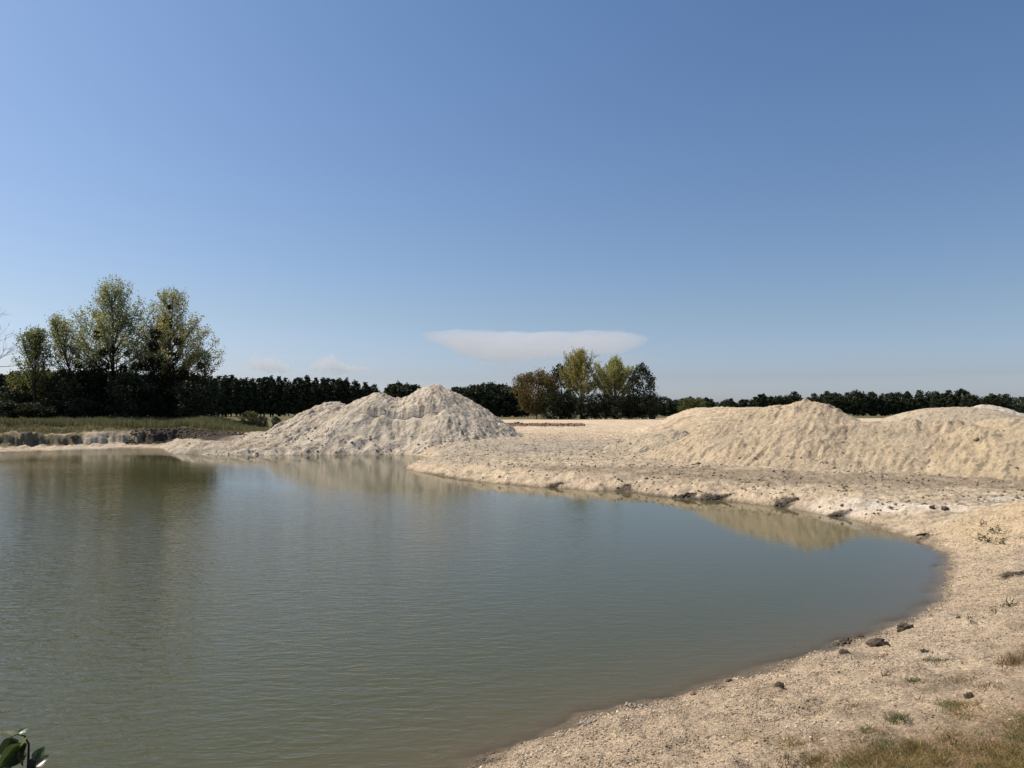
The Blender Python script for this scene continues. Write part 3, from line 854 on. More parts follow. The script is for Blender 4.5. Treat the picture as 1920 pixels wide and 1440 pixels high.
def mist(parent, lst, pxc, z0, d):
    for q, (px, py, rr) in enumerate(lst):
        p_ = W(px, py, d + random.uniform(-5.5, -2.5)); rr = rr * 1.08; b_ = parent.location
        mistletoe(parent, (p_[0] - b_[0], p_[1] - b_[1], p_[2] - b_[2]), rr, 900 + q + int(pxc))
mist(A, [(187, 628, .95), (196, 618, .55), (212, 655, .85), (193, 662, .7), (174, 683, .75), (194, 688, 1.0), (180, 698, .8), (231, 691, .7), (146, 686, .6), (238, 663, .5)], 212, zA, DP)
mist(B, [(293, 628, 1.0), (289, 650, 1.0), (315, 605, .8), (312, 614, .7), (317, 576, .4), (333, 641, .7), (325, 669, .9), (303, 681, 1.3), (284, 691, 1.0), (269, 688, .8), (256, 687, .8),
         (320, 690, 1.2), (345, 700, .9), (283, 676, .6), (300, 697, 1.1)], 315, zB, DP + 2)
mist(E, [(376, 686, .6), (364, 708, .7)], 376, zE, DP - 2)

# understorey of the poplar group
under = [clump_tree(10, 4.6, .3, 60, 5200, .42, c, 800 + q, 'round', a, ap, crad=.30, mat=M_leaf if q % 2 else M_needle, trunk=.02)
         for q, (c, a, ap) in enumerate([((.030, .038, .018), (.06, .065, .025), .15), ((.09, .10, .03), (.20, .18, .05), .3), ((.035, .042, .018), (.07, .07, .025), .2), ((.028, .036, .018), (.05, .055, .024), .15)])]
ulist = [(18, 728, 0, 'dark low tree at the left picture edge in front of the pines'), (50, 704, 1, 'yellow-green bushy tree under the slim upright poplar'),
         (92, 700, 1, 'olive bushy tree under the leaning poplar'), (130, 696, 0, 'dark bushy tree between the leaning and the tallest poplar'),
         (170, 700, 3, 'dark bushy tree left of the tallest poplar trunk'), (212, 702, 2, 'dark bushy tree at the foot of the tallest poplar'),
         (252, 704, 0, 'dark bushy tree between the two tall poplars'), (292, 702, 3, 'dark bushy tree left of the second tall poplar trunk'),
         (332, 704, 2, 'rusty green bushy tree right of the second tall poplar'), (368, 712, 0, 'dark bushy tree at the right end of the poplar group')]
for q, (px, py, kk, lb) in enumerate(ulist):
    d = DP - 5 + (q % 3) * 3.0
    x = Xat(px, d); z = hz(x, d); H = W(px, py, d)[2] - z
    e_ = plant(under[kk][0], under[kk][1], x, d, q * 1.3, 1, lb, None, 'bushy_tree', 'tree', z)
    e_.scale = (.95, .95, H / 10)
for q, (px, py, kk, lb) in enumerate([(-30, 742, 0, 'dark shrub cut off by the left picture edge'), (20, 752, 2, 'low dark shrub at the left end of the tall grass'),
                                      (62, 758, 2, 'low dark shrub in front of the yellow-green bushy tree'), (105, 752, 3, 'dark shrub in front of the leaning poplar'),
                                      (150, 748, 0, 'dark shrub in front of the tallest poplar, on its left')]):
    d = DP - 8
    x = Xat(px, d); z = hz(x, d); H = W(px, py, d)[2] - z
    e_ = plant(under[kk][0], under[kk][1], x, d, q * 2.1, 1, lb, None, 'shrub', 'shrub', z)
    e_.scale = (.62, .62, H / 10)
for q, (px, py, w_, kk, d, lb) in enumerate([(468, 773, .38, 1, 128, 'yellow-green bush at the right end of the tall grass'),
                                             (492, 781, .22, 0, 122, 'small dark bush right of the yellow-green bush'),
                                             (518, 782, .17, 0, 122, 'tiny dark bush nearest the big sand heap')]):
    x = Xat(px, d); z = hz(x, d); H = W(px, py, d)[2] - z
    e_ = plant(under[kk][0], under[kk][1], x, d, q, 1, lb, None, 'bush', 'bush', z)
    e_.scale = (w_, w_, H / 10)

# bare dead tree whose branches reach in at the left edge
def bare(H, seed):
    r = np.random.default_rng(seed); lines = []
    def gr(p, d, L, rad, lv):
        pts = [p]; m = 5
        for _ in range(m):
            d = d + r.normal(size=3) * .12 + np.array([0, 0, .03]); d /= np.linalg.norm(d); pts.append(pts[-1] + d * L / m)
        lines.append((pts, [rad * (1 - .13 * k_) for k_ in range(m + 1)]))
        if lv == 0: return
        for _ in range(4 if lv > 1 else 5):
            k_ = r.integers(2, m + 1)
            nd = d + r.normal(size=3) * .55; nd /= np.linalg.norm(nd)
            gr(pts[k_], nd, L * r.uniform(.45, .7), rad * .5, lv - 1)
    gr(np.array([0, 0, -.4]), np.array([.02, 0, 1.0]), H * .5, .22, 4)
    return lines
dt = tube_mesh('trunk', bare(24, 77), M_palebark, 4)
dx = Xat(-38, 112); e_ = empty('dead_tree', (dx, 112, hz(dx, 112))); tag(e_, 'bare dead tree reaching thin grey branches in from the left picture edge', 'tree'); link('trunk', dt, e_)

# --- the group of trees in the middle
DC = 240.0
def centre(px, py, d, proto_fn, label, name='tree'):
    x = Xat(px, d); z = hz(x, d); H = W(px, py, d)[2] - z
    cm, tm = proto_fn(H); return plant(cm, tm, x, d, 0, 1, label, None, name, 'tree', z)
centre(1006, 700, DC, lambda H: clump_tree(H, 7.6, 2.0, 110, 11000, .48, (.13, .105, .036), 851, 'round', (.19, .13, .05), .35, crad=.23, mat=M_leaf, trunk=.022),
       'brownish autumn tree with a leaning trunk, leftmost of the middle tree group', 'autumn_tree')
centre(1050, 684, DC + 5, lambda H: clump_tree(H, 3.9, 2, 60, 3600, .5, (.035, .045, .024), 853, 'column', (.06, .07, .03), .2, crad=.36, mat=M_needle),
       'dark narrow tree left of the tallest middle poplar')
def not_upper_right(P, r):
    return ~((P[:, 0] > 1.0) & (P[:, 2] > 12)) | (r.uniform(0, 1, len(P)) < .3)
centre(1090, 655, DC, lambda H: poplar(H, 8.4, (0, 0), 60, 24, .36, (.30, .28, .075), (.40, .34, .11), .35, 855, base=.22, top_w=.75, bark=M_palebark, keep=not_upper_right),
       'tallest yellow-green poplar of the middle group with half-bare silvery top', 'poplar_tree')
centre(1152, 671, DC + 2, lambda H: poplar(H, 10.2, (.02, 0), 66, 23, .36, (.31, .32, .10), (.42, .40, .17), .35, 857, base=.18, top_w=.95, bark=M_palebark, el0=40, el1=66),
       'pale fan-shaped poplar between the tallest poplar and the dark oval tree', 'poplar_tree')
centre(1204, 683, DC - 3, lambda H: clump_tree(H, 4.3, 2.5, 74, 4200, .5, (.036, .046, .028), 859, 'column', (.075, .085, .05), .25, crad=.30, mat=M_needle),
       'dark oval tree, rightmost of the middle tree group')
for q, (px, py, w_, kk, lb) in enumerate([(1032, 738, .9, 2, 'brown-green bushy tree right of the autumn tree'), (1062, 738, .9, 0, 'dark bushy tree under the dark narrow tree'),
        (1096, 744, .85, 3, 'dark bushy tree at the foot of the tallest middle poplar'), (1128, 740, .9, 0, 'dark bushy tree left under the fan-shaped poplar'),
        (1158, 744, .85, 3, 'dark bushy tree right under the fan-shaped poplar'), (1184, 742, .8, 0, 'dark bushy tree between the fan-shaped poplar and the oval tree'),
        (1218, 742, .8, 3, 'dark bushy tree under the oval tree'), (1300, 748, 1.5, 1, 'rusty green bushy tree above the left end of the driven-over mound')]):
    d = DC - 7 + (q % 2) * 3
    if px == 1300: d = 330
    x = Xat(px, d); z = hz(x, d); H = W(px, py, d)[2] - z
    e_ = plant(under[kk][0], under[kk][1], x, d, q * 1.1, 1, lb, None, 'bushy_tree', 'tree', z); e_.scale = (w_, w_, H / 10)

# ------------------------------------------------------------------ grasses
def blades(name, X, Y, hgt, wid, cols, mat, seed, lean=.3, origin=(0, 0, 0), seg=False, zfn=None):
    r = np.random.default_rng(seed); n = len(X)
    Z = (zfn or ground)(X, Y)
    th = r.uniform(0, 6.283, n); a = np.stack([np.cos(th), np.sin(th), 0 * th], -1) * (wid * .5)[:, None]
    ln = r.normal(size=(n, 2)) * lean * hgt[:, None]
    b = np.stack([X, Y, Z - .01], -1)
    mid = b + np.stack([ln[:, 0] * .35, ln[:, 1] * .35, hgt * .6], -1)
    tip = b + np.stack([ln[:, 0], ln[:, 1], hgt], -1)
    v = np.stack([b - a, b + a, mid + a * .7, tip, mid - a * .7], 1)
    f = (np.arange(n) * 5)[:, None] + np.array([0, 1, 2, 4])[None]
    f2 = (np.arange(n) * 5)[:, None] + np.array([4, 2, 3, 3])[None]
    # quads and tips as triangles: keep one face size by splitting
    tri = np.concatenate([f[:, [0, 1, 2]], f[:, [0, 2, 3]], f2[:, :3]])
    return make_mesh(name, v.reshape(-1, 3) - np.array(origin), tri, mat, np.repeat(cols, 5, axis=0))

r = np.random.default_rng(55)
n_ = 26000
yy = r.uniform(112, 128, n_); xx = np.array([0.0] * n_)
pxs = r.uniform(-140, 505, n_); xx = (pxs - 960) / F * yy
d1 = .5 + .5 * noise(xx / 3.5, yy / 3.5, 151)
hh = (.75 + .8 * d1 * r.uniform(.6, 1.1, n_)) * (1 - .45 * ss(380, 505, pxs)) * (.75 + .25 * ss(20, 150, pxs)) * ss(-10, 60, pxs + 100)
cols = vary(n_, (.15, .155, .065), .3, 56, (.25, .21, .11), .3)
tag(link('tall_grass', blades('tall_grass', xx, yy, hh, r.uniform(.05, .12, n_), cols, M_grass, 57, .15)), 'tall green grass in a band below the left trees', 'grass', None, 'stuff')
n_ = 40000
yy = r.uniform(96, 113, n_); pxs = r.uniform(-140, 470, n_); xx = (pxs - 960) / F * yy
s_ = sdf(xx, yy); d1 = noise(xx / 4, yy / 3, 161)
ok = (s_ > 7.2) & (d1 + r.uniform(-.5, .5, n_) > -.25) & ((pxs < 260) | (yy > 104))
xx, yy = xx[ok], yy[ok]; n_ = len(xx)
hh = .14 + .5 * np.clip(.3 + noise(xx / 1.6, yy / 1.6, 163), 0, 1) * r.uniform(.4, 1, n_)
cols = vary(n_, (.14, .13, .055), .3, 58, (.24, .19, .10), .5)
tag(link('meadow_grass', blades('meadow_grass', xx, yy, hh, r.uniform(.04, .09, n_), cols, M_grass, 59, .3)), 'thin dry grass on the meadow above the left bank', 'grass', None, 'stuff')

def tuft(px, py, n, spread, hgt, col, alt, label, name='grass_tuft', lean=.7, wid=.008, cat='grass tuft', sy=None, seed=0, group=None):
    p_ = hit(px, py); r = np.random.default_rng(seed + int(px))
    X = p_[0] + r.normal(size=n) * spread; Y = p_[1] + r.normal(size=n) * (sy or spread)
    m_ = blades(name, X, Y, hgt * r.uniform(.4, 1.1, n), wid * r.uniform(.6, 1.3, n), vary(n, col, .3, seed, alt, .25), M_grass, seed + 1, lean, p_)
    return tag(link(name, m_, None, p_), label, cat, group)
G = (.09, .13, .045); Gy = (.22, .18, .075); Gd = (.30, .22, .11); Gb = (.13, .085, .05)
tuft(1680, 1350, 200, .075, .13, G, Gd, 'spiky green tuft with long dry stalks in the middle of the near bank', wid=.008)
tuft(1712, 1278, 120, .06, .09, G, Gy, 'small bright green tuft below the long thin tuft')
tuft(1755, 1240, 260, .22, .07, (.10, .12, .05), Gy, 'long thin strip of dark green grass on the pebble slope', sy=.05)
tuft(1277, 1341, 36, .10, .06, G, Gy, 'sparse flat green sprig alone on the pale pebbles nearest the water', lean=1.4)
tuft(1708, 1402, 260, .11, .05, (.08, .15, .03), Gy, 'low vivid green cushion of grass near the bottom edge')
tuft(1655, 1410, 160, .12, .06, (.12, .13, .04), Gy, 'olive grass patch left of the vivid green cushion')
tuft(1478, 1434, 110, .10, .10, (.07, .09, .04), Gb, 'dark green weed at the bottom edge')
tuft(1530, 1424, 130, .13, .08, Gy, Gd, 'straw coloured tuft at the bottom edge right of the dark weed')
tuft(1800, 1278, 130, .13, .07, (.17, .13, .05), Gd, 'yellow-brown tuft below the long thin strip')
tuft(1848, 1288, 130, .10, .09, (.15, .125, .06), Gd, 'grey-brown bushy tuft right of the yellow-brown tuft')
tuft(1596, 1325, 50, .05, .05, Gb, Gy, 'tiny brown sprig on bare earth')
tuft(1614, 1390, 70, .08, .05, (.09, .10, .05), Gb, 'tiny dark tuft left of the spiky green tuft, lower down')
tuft(1910, 1245, 260, .16, .20, (.20, .13, .05), Gb, 'reddish brown dry grass at the right picture edge')
tuft(1660, 1268, 40, .04, .10, Gb, G, 'tiny dark upright sprig left of the bright green tuft', lean=.4)
tuft(1748, 1335, 60, .09, .05, (.10, .10, .05), Gb, 'sparse grey-green sprig right of the spiky tuft')

# dry turf covering the lower right corner
n_ = 90000
px = r.uniform(1380, 2150, n_); py = r.uniform(1290, 1560, n_)
rays = np.stack([(px - 960) / F, np.ones(n_), -(py - 772) / F], -1)
dd = np.full(n_, 8.0)
for _ in range(12):
    gz = ground(rays[:, 0] * dd, dd); dd = dd * .5 + .5 * (5 - gz) / np.maximum(-rays[:, 2], .1)
xx, yy = rays[:, 0] * dd, dd
m = fbm(xx / .9, yy / .9, 3, 171) + .3 * noise(xx / .25, yy / .25, 175)
lim = np.interp(px, [1380, 1500, 1620, 1760, 1830, 1920, 2250], [1445, 1425, 1408, 1375, 1338, 1312, 1290])
ok = (py - lim) / 75 + m * 1.7 - .1 > r.uniform(-.35, .9, n_)
xx, yy, px, m = xx[ok], yy[ok], px[ok], m[ok]; n_ = len(xx)
cols = vary(n_, (.38, .26, .11), .4, 61, (.17, .155, .05), .4)
gm_ = noise(xx / .5, yy / .5, 181) > .38
cols[gm_] = cols[gm_] * np.array([.42, .72, .5])
tag(link('dry_turf', blades('dry_turf', xx, yy, .04 + .09 * r.uniform(0, 1, n_) ** 2, r.uniform(.004, .009, n_), cols, M_grass, 62, 1.2)),
    'yellow-brown dry turf covering the lower right corner', 'grass', None, 'stuff')
print('turf', n_)

# weeds with stalks
def weed(px, py, hgt, n, col, label, seed, spread=.12, leafs=.035):
    p_ = hit(px, py); r = np.random.default_rng(seed); lines = []; P = []
    for q in range(n):
        d = np.array([r.normal() * .5, r.normal() * .5, 1.0]); d /= np.linalg.norm(d); L = hgt * r.uniform(.6, 1.1)
        b0 = np.array([r.normal() * spread * .3, r.normal() * spread * .3, -.02])
        mid = b0 + d * L * .5; end = b0 + d * L + np.array([r.normal(), r.normal(), 0]) * .1 * hgt
        lines.append(([b0, mid, end], [.004, .003, .002]))
        nl = 14; u_ = r.uniform(.2, 1.05, nl)[:, None]
        P.append(b0 + (end - b0) * u_ + r.normal(size=(nl, 3)) * .03 * hgt / .25)
    P = np.vstack(P)
    e_ = empty('weed', p_); tag(e_, label, 'weed')
    link('stem', tube_mesh('stem', lines, M_wood, 4), e_)
    link('foliage', leaves_mesh('foliage', P, leafs * r.uniform(.6, 1.3, len(P)), vary(len(P), col, .3, seed), M_leaf, seed), e_)
wg = (.07, .085, .04)
weed(1868, 1000, .3, 8, wg, 'green weed on the orange sand slope at the right', 1, .4, .05)
weed(1856, 1016, .3, 6, wg, 'lower green weed just left below the one on the orange slope', 2, .4, .06)
weed(1838, 986, .3, 5, (.06, .06, .035), 'dark thin weed left of the weeds on the orange slope', 3, .3, .04)
weed(1876, 1021, .25, 5, wg, 'small weed right below the green weeds on the orange slope', 4, .3, .05)
weed(1820, 1168, .22, 2, (.05, .05, .03), 'dark single stalk weed standing on the right pebble shore', 5, .05, .03)
weed(1795, 1160, .12, 2, (.05, .05, .03), 'tiny dark weed left of the single stalk', 6, .05, .03)
weed(1669, 1212, .16, 3, (.07, .06, .035), 'small brown weed right of the largest dark clod', 7, .06, .03)
weed(1864, 1148, .14, 4, wg, 'low green weed near the line of plants at the right edge', 8, .15, .03)
weed(1895, 1138, .2, 6, wg, 'green weed at the right edge above the pebble slope', 9, .25, .04)
weed(1785, 1395, .16, 3, (.05, .05, .03), 'dark upright weed in the turf near the bottom edge', 10, .05, .02)
weed(1574, 1262, .07, 3, (.05, .045, .03), 'tiny brown sprout left on the pebble slope', 12, .05, .02)

# ------------------------------------------------------------------ clods and stones
def blob_mesh(name, R, seed, mat, flat=.6, lum=.5, sub=4):
    import bmesh
    bm = bmesh.new(); bmesh.ops.create_icosphere(bm, subdivisions=sub, radius=1.0)
    v = np.array([q.co[:] for q in bm.verts])
    n = fbm(v[:, 0] * 1.3 + v[:, 2] * .7 + seed, v[:, 1] * 1.3 - v[:, 2] * .9, 4, seed, .6)
    n = n + .45 * np.abs(fbm(v[:, 0] * 4 + v[:, 2] * 3 + seed, v[:, 1] * 4 - v[:, 2] * 3, 3, seed + 5, .6))
    v = v * (1 + lum * n)[:, None] * np.array(R) * np.array([1, 1, flat])
    f = np.array([[q.index for q in p_.verts] for p_ in bm.faces]); bm.free()
    return make_mesh(name, v, f, mat)
def clod(px, py, wpx, label, mat=None, seed=1, name='earth_clod', flat=.6, ex=1.0, cat='clod', pieces=0, group=None):
    p_ = hit(px, py); R = wpx / F * p_[1] / 2
    if pieces == 0:
        o = link(name, blob_mesh(name, (R * ex, R, R), seed, mat or M_clod, flat), None, p_ + np.array([0, 0, R * flat * .35]), seed * .7)
    else:
        r = np.random.default_rng(seed); pieces = pieces * 4
        pts = np.stack([r.normal(size=pieces) * R * .48, r.normal(size=pieces) * R * (.13 if 'outcrop' in name else .28), np.abs(r.normal(size=pieces)) * R * (.06 if 'outcrop' in name else .12)], -1)
        gz = ground(p_[0] + pts[:, 0], p_[1] + pts[:, 1]); pts[:, 2] = pts[:, 2] * .8 + np.maximum(gz, -.05) - p_[2] - R * .03
        v, f = scatter_lumps(pts, R * (.075 if 'outcrop' in name else .11) * r.uniform(.4, 1.9, pieces), 'ico', .7, .35, seed)
        o = link(name, make_mesh(name, v, f, mat or M_clod), None, p_)
    return tag(o, label, cat, group)
clod(1696, 1181, 22, 'dark round earth clod highest on the pebble shore', seed=3, flat=.75)
clod(1645, 1210, 28, 'largest dark flattish earth clod on the pebble shore', seed=5, flat=.55, ex=1.15)
clod(1581, 1205, 42, 'broken dark clod cluster at the water edge left of the largest clod', seed=7, pieces=22, cat='clod')
clod(1583, 1224, 14, 'small dark clod just below the broken cluster', seed=9)
clod(1610, 1197, 14, 'small grey clod at the water edge right of the broken cluster', seed=11)
clod(1481, 1232, 34, 'low dark clod patch on the waterline left of the broken cluster', seed=13, pieces=20, cat='clod')
clod(1438, 1239, 14, 'small pale lump on the waterline', M_paleclod, seed=15)
clod(1461, 1288, 13, 'single dark pointed clod on open pebbles left of the others', seed=17, flat=.9)
clod(1817, 1308, 13, 'small dark clod beside the tufts near the right edge', seed=19, flat=.9)
clod(1655, 1231, 26, 'reddish brown crumbled clod below the largest dark clod', M_rubble, seed=21, pieces=12, cat='clod')
clod(1733, 1223, 12, 'small brown clod above the long strip of grass', seed=23)
clod(1368, 1278, 10, 'small dark clod on the lower shore above the waterline pebbles', seed=25)
clod(1196, 1327, 40, 'pale crumbly rock cluster on the waterline at the bottom', M_paleclod, seed=27, pieces=26, name='rock_cluster', cat='rocks')
clod(1098, 1356, 32, 'grey stone cluster on the waterline left of the pale cluster', M_sandclod, seed=29, pieces=18, name='rock_cluster', cat='rocks')
clod(1012, 1385, 26, 'small dark stone cluster lowest on the waterline', seed=31, pieces=12, name='rock_cluster', cat='rocks')
clod(1300, 1302, 12, 'small brown lump near the waterline between the two low clusters', M_rubble, seed=33)
clod(1772, 956, 11, 'larger dark clod on the white crust', seed=35, flat=.8)
clod(1748, 953, 8, 'smaller dark clod on the white crust', seed=37, flat=.8)
clod(1472, 946, 48, 'dark peaty outcrop on the far bank above the heap reflection', seed=39, pieces=46, name='peat_outcrop', cat='outcrop')
clod(1563, 966, 32, 'dark flat peaty outcrop right of the larger one on the far bank', seed=41, pieces=26, name='peat_outcrop', cat='outcrop')
clod(1340, 934, 48, 'long dark peaty outcrop at the waterline in the middle of the far bank', seed=43, pieces=40, name='peat_outcrop', cat='outcrop')
clod(1283, 929, 46, 'dark peaty outcrop left of the long one on the far bank', seed=45, pieces=34, name='peat_outcrop', cat='outcrop')
clod(1040, 912, 30, 'dark peaty outcrop leftmost on the far bank', seed=47, pieces=22, name='peat_outcrop', cat='outcrop')
clod(1903, 1076, 46, 'dark crumbled earth patch at the right picture edge', seed=49, pieces=44, name='peat_outcrop', cat='outcrop')
clod(140, 828, 12, 'dark clod on the narrow beach below the left bank', seed=51)
clod(1310, 871, 8, 'dark clod at the foot of the tall tan heap', seed=53)
# driftwood sticks
p_ = hit(1732, 1005)
tag(link('driftwood', tube_mesh('driftwood', [([(-.3, -.05, .03), (-.1, 0, .06), (.1, .03, .07), (.28, .05, .03)], [.03, .04, .05, .02]),
     ([(-.2, .1, .03), (.1, -.1, .03), (.3, -.12, .02)], [.02, .03, .015])], M_driftwood, 6), None, p_), 'black wet driftwood lying at the water edge on the right', 'driftwood')
p_ = hit(1908, 1418)
tag(link('stick', tube_mesh('stick', [([(-.14, -.05, .02), (0, 0, .035), (.16, .03, .03)], [.006, .007, .004])], M_driftwood, 5), None, p_), 'short dark stick lying on the turf in the lower right corner', 'stick')

# reddish rubble strip in the distance
r = np.random.default_rng(99)
n_ = 2600
u = r.uniform(0, 1, n_)
dd = 150 + r.uniform(-4, 4, n_) + 3 * r.normal(size=n_)
pxs = 945 + 150 * u ** .9
xx = (pxs - 960) / F * dd
size = .07 + .28 * r.uniform(0, 1, n_) ** 3
hb = .75 * (1 - np.abs(dd - 150) / 9).clip(0, 1) * (1 - u * .5) * (.6 + .5 * noise(xx / 2, dd / 2, 191))
v, f = scatter_lumps(np.stack([xx, dd, ground(xx, dd) + hb * r.uniform(0, 1, n_)], -1), size, 'ico', .7, .3, 98)
o = link('rubble', make_mesh('rubble', v, f, M_rubble)); tag(o, 'reddish brown rubble strewn behind the sand flat', 'rubble', None, 'stuff')
# dark soil lumps of the left bank
n_ = 5200
pxs = r.uniform(236, 545, n_); py_ = np.interp(pxs, [236, 420, 545], [822, 812, 803]); dd = r.uniform(97, 112, n_); xx = (pxs - 960) / F * dd
s_ = sdf(xx, dd); ok = (s_ > 3.0) & (s_ < 9.5) & (xx > -55)
xx, dd = xx[ok], dd[ok]; size = .05 + .22 * r.uniform(0, 1, len(xx)) ** 3
v, f = scatter_lumps(np.stack([xx, dd, ground(xx, dd)], -1), size, 'ico', .8, .3, 97)
tag(link('dark_soil_lumps', make_mesh('dark_soil_lumps', v, f, M_clod)), 'crumbled dark soil covering the left bank', 'soil', None, 'stuff')
# crumbs on the flats
n_ = 52000
pxs = r.uniform(330, 1990, n_); dd = 33 + 66 * r.uniform(0, 1, n_) ** 1.1; xx = (pxs - 960) / F * dd
s_ = sdf(xx, dd); m = fbm(xx / 3, dd / 3, 3, 195)
ok = (s_ > .15) & (m + r.uniform(-.7, .5, n_) > 0); xx, dd = xx[ok], dd[ok]
size = (.02 + .10 * r.uniform(0, 1, len(xx)) ** 4.5)
v, f = scatter_lumps(np.stack([xx, dd, ground(xx, dd) + size * .2], -1), size, 'oct', .75, .3, 96)
tag(link('earth_crumbs', make_mesh('earth_crumbs', v, f, soil_material('crumb', 3, 0, .02, base=(.24, .19, .135)))), 'small earth crumbs scattered over the sand flats', 'crumbs', None, 'stuff')

# pebbles of the near shore
n_ = 130000
pxs = r.uniform(760, 2050, n_); dd = 6.2 * (30 / 6.2) ** r.uniform(0, 1, n_); xx = (pxs - 960) / F * dd
g_ = ground(xx, dd); s_ = sdf(xx, dd); mm = fbm(xx / 2, dd / 2, 3, 197)
ok = (g_ > -.05) & (r.uniform(0, 1, n_) < np.clip(.75 + 1.1 * fbm(xx / 1.1, dd / .8, 3, 206), .15, 1)) & (r.uniform(0, 1, n_) < .97 - .93 * ss(2.2, 4.8, s_ + mm)) 
xx, dd, g_ = xx[ok][:62000], dd[ok][:62000], g_[ok][:62000]
px2 = r.uniform(700, 1900, 150000); d2 = 9 * (22 / 9) ** r.uniform(0, 1, 150000); x2 = (px2 - 960) / F * d2
g2 = ground(x2, d2); ok = (g2 > -.03) & (g2 < .07) & (fbm(x2 / .8, d2 / .8, 3, 202) + r.uniform(-.6, .3, 150000) > 0)
x2, d2, g2 = x2[ok][:7000], d2[ok][:7000], g2[ok][:7000]
n1_ = len(xx); xx = np.concatenate([xx, x2]); dd = np.concatenate([dd, d2]); g_ = np.concatenate([g_, g2])
size = .004 + .014 * r.uniform(0, 1, len(xx)) ** 4.5 + .00055 * dd
size[n1_:] = .009 + .022 * r.uniform(0, 1, len(x2)) ** 2.5
v, f = scatter_lumps(np.stack([xx, dd, g_ + size * .15], -1), size, 'oct', .6, .25, 95)
c_ = vary(len(xx), (.50, .39, .275), .35, 94, (.24, .185, .13), .3)
c_ = c_ * (1 - .32 * np.clip(.3 + 1.1 * fbm(xx / 1.3, dd / 1.3, 3, 199), 0, 1))[:, None]; wh = r.uniform(0, 1, len(xx)) < .09; c_[wh] = (.68, .60, .47)
c_[g_ < .05] *= .62; c_[n1_:] = c_[n1_:] * 1.35
tag(link('pebbles', make_mesh('pebbles', v, f, M_pebble, np.repeat(c_, 6, axis=0))), 'beige pebbles covering the near shore', 'pebbles', None, 'stuff')
print('pebbles', len(xx))
for q, (px, py, rot, lb) in enumerate([(1542, 1388, .3, 'white sliver of stone on bare earth near the bottom edge'), (1624, 1367, .2, 'pale sliver of stone left of the spiky tuft'), (1455, 1330, 1.0, 'pale flat stone on the open pebbles')]):
    p_ = hit(px, py); o = link('flat_stone', blob_mesh('flat_stone', (.030, .012, .012), 60 + q, soil_material('white_stone', 5, 0, .003, base=(.66, .6, .5)), .5, .2, 2), None, p_ + np.array([0, 0, .006]), rot)
    tag(o, lb, 'stone')

# ------------------------------------------------------------------ sapling at the lower left, close to the camera
base = np.array([W(30, 1440, 2.3)[0], 2.3, 0]); base[2] = hz(base[0], base[1])
sap = empty('sapling', base); tag(sap, 'leafy poplar sapling tip poking up at the lower left corner', 'sapling')
def loc(px, py, d): return W(px, py, d) - base
stems = [([np.array([0, 0, -.1]), loc(58, 1560, 2.28), loc(53, 1430, 2.25), loc(54, 1395, 2.25), loc(46, 1380, 2.25), loc(33, 1377, 2.25), loc(20, 1382, 2.25)], [.009, .006, .0035, .0028, .0022, .0018, .001]),
         ([loc(58, 1530, 2.27), loc(62, 1460, 2.24), loc(68, 1420, 2.22), loc(73, 1408, 2.22)], [.004, .0028, .002, .001]),
         ([loc(55, 1470, 2.26), loc(20, 1440, 2.3), loc(-14, 1416, 2.32)], [.004, .0025, .0015]),
         ([loc(56, 1500, 2.26), loc(24, 1490, 2.25), loc(-20, 1470, 2.25)], [.004, .0025, .0015])]
link('stem', tube_mesh('stem', stems, M_wood, 6), sap)
def sap_leaf(px, py, d, L, yaw, pitch, roll, col, cup=.35):
    n1, n2 = 7, 7; V = []; 
    for i_ in range(n1):
        t = i_ / (n1 - 1); w = .52 * math.sin(math.pi * min(1, t * 1.02 + .02)) ** .65 * (1.15 - .55 * t)
        if i_ == n1 - 1: w = .01
        for j_ in range(n2):
            u = (j_ / (n2 - 1) - .5) * 2
            V.append(((t - .1 * abs(u) * (1 - t)) * L, u * w * L, (cup * abs(u) ** 1.4 * w - .35 * t * t + .03 * math.sin(9 * t + 3 * u)) * L))
    V = np.array(V)
    from mathutils import Euler
    Rm = np.array(Euler((roll, pitch, yaw)).to_matrix())
    V = V @ Rm.T
    f = np.array([(a * n2 + b, a * n2 + b + 1, (a + 1) * n2 + b + 1, (a + 1) * n2 + b) for a in range(n1 - 1) for b in range(n2 - 1)])
    cc = np.tile(np.array(col), (len(V), 1)) * (1 + .1 * rng.uniform(-1, 1, (len(V), 1)))
    m_ = make_mesh('leaf', V, f, M_sapleaf, cc, smooth=True)
    link('leaf', m_, sap, loc(px, py, d))
dk = (.035, .055, .022); md_ = (.07, .11, .03); yl = (.28, .30, .05)
for a in [(26, 1381, 2.25, .050, 3.0, -.5, .4, (.22, .25, .10)), (38, 1378, 2.25, .032, 1.2, -.7, 0, md_), (52, 1384, 2.25, .045, 4.2, .6, .6, yl),
          (34, 1392, 2.24, .060, 3.3, .3, .9, dk), (20, 1394, 2.26, .062, 2.8, .35, -.5, dk), (48, 1396, 2.24, .055, 4.6, .9, .5, dk), (12, 1400, 2.27, .06, 3.5, .5, .3, dk),
          (44, 1402, 2.24, .075, 3.6, .35, .8, md_), (44, 1422, 2.25, .085, 3.5, .1, -.3, dk), (28, 1424, 2.27, .065, 3.0, .4, .2, dk), (0, 1416, 2.3, .06, 3.4, .3, .2, dk),
          (58, 1446, 2.24, .055, .9, -.8, .5, (.04, .035, .02)), (67, 1424, 2.22, .036, .9, -1.0, .9, md_), (60, 1440, 2.25, .05, 5.2, .3, 0, dk), (10, 1452, 2.26, .08, 3.2, .1, .2, dk), (40, 1462, 2.26, .08, 4.0, .4, .2, dk)]:
    sap_leaf(*a)

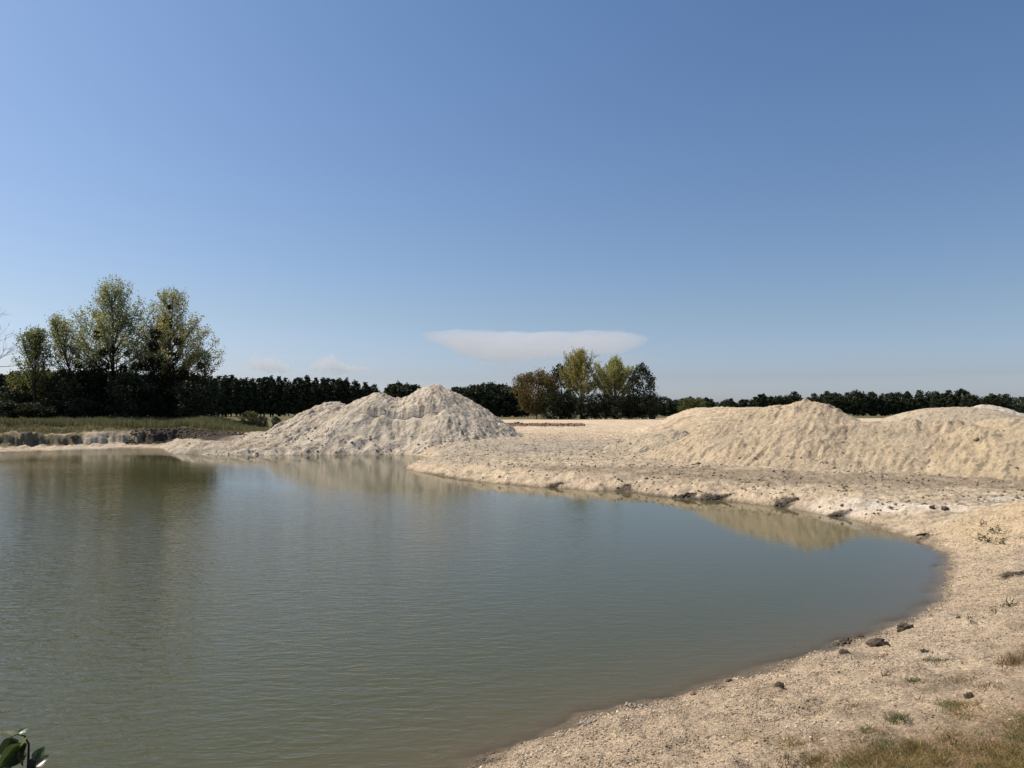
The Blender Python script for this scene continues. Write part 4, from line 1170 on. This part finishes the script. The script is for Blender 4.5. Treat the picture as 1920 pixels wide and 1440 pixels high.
# ------------------------------------------------------------------ clouds: far vapour bodies
def cloud_mat(name, dens, col=(1, .985, .965)):
    m = bpy.data.materials.new(name); m.use_nodes = True; nn, ll = m.node_tree.nodes, m.node_tree.links
    nn.remove(nn['Principled BSDF'])
    v = nn.new('ShaderNodeVolumePrincipled'); v.inputs['Density'].default_value = dens; v.inputs['Color'].default_value = (*col, 1)
    v.inputs['Anisotropy'].default_value = .0
    ll.new(v.outputs[0], nn['Material Output'].inputs['Volume']); return m
DCL = 30000.0
def cloud(stations, depth, dens, label, seed, nseg=36, sub=70, rough=.12, fine=1.0):
    """stations: (px, top_py, bottom_py) outline seen from the pond, lofted into a lens-shaped body"""
    st = np.array(stations, float); xs = np.linspace(st[0, 0], st[-1, 0], sub)
    V = []
    for i_, px in enumerate(xs):
        t = np.interp(px, st[:, 0], st[:, 1]); b = np.interp(px, st[:, 0], st[:, 2])
        pt, pb = W(px, t, DCL), W(px, b, DCL); X0 = pt[0]; zc = (pt[2] + pb[2]) / 2; hz_ = abs(pt[2] - pb[2]) / 2
        e_ = min(1, (i_ / (sub - 1)) * 6, (1 - i_ / (sub - 1)) * 6)
        for k_ in range(nseg):
            a = 2 * math.pi * k_ / nseg
            V.append((X0, DCL + math.cos(a) * depth * (.15 + .85 * e_), zc + math.sin(a) * hz_, hz_))
    V = np.array(V); n0 = fbm(V[:, 0] / (900 * fine) + V[:, 1] / 2300, V[:, 2] / (420 * fine) + V[:, 1] / 1900, 4, seed, .55)
    V[:, 2] += n0 * V[:, 3] * rough * 2; V[:, 0] += n0 * 120 * fine
    c0 = V[:nseg, :3].mean(0); c1 = V[-nseg:, :3].mean(0)
    P = np.vstack([V[:, :3], c0, c1]); f = []
    for i_ in range(sub - 1):
        for k_ in range(nseg):
            k2 = (k_ + 1) % nseg; a, b, c, d = i_ * nseg + k_, i_ * nseg + k2, (i_ + 1) * nseg + k2, (i_ + 1) * nseg + k_
            f += [(a, b, c), (a, c, d)]
    for k_ in range(nseg):
        k2 = (k_ + 1) % nseg; f.append((sub * nseg, k2, k_)); f.append((sub * nseg + 1, (sub - 1) * nseg + k_, (sub - 1) * nseg + k2))
    return tag(link('cloud', make_mesh('cloud', P, np.array(f), cloud_mat('vapour', dens))), label, 'cloud')
cloud([(788, 625, 629), (820, 622, 644), (860, 621, 664), (920, 622, 678), (1000, 624, 672), (1100, 622, 666), (1165, 624, 664), (1196, 627, 654), (1218, 632, 640)], 2400, .00032,
      'long flat-topped anvil cloud above the middle tree group', 1000, rough=.10, fine=1.2)
cloud([(880, 664, 672), (930, 662, 700), (1020, 664, 716), (1120, 662, 720), (1200, 664, 700), (1245, 672, 684)], 1500, .00012,
      'faint hazy cloud foot below the flat-topped anvil cloud', 1004, rough=.25, fine=1.3)
cloud([(462, 688, 694), (470, 671, 697), (484, 665, 698), (498, 674, 699), (512, 671, 699), (528, 682, 698), (552, 687, 694)], 700, .0007, 'small puffy cloud above the pines, left of the other', 1010, rough=.32, fine=.22)
cloud([(576, 685, 691), (590, 678, 697), (612, 669, 699), (624, 667, 700), (640, 680, 700), (665, 687, 699), (700, 690, 695)], 700, .0007, 'small puffy cloud above the pines, right of the other', 1020, rough=.32, fine=.22)
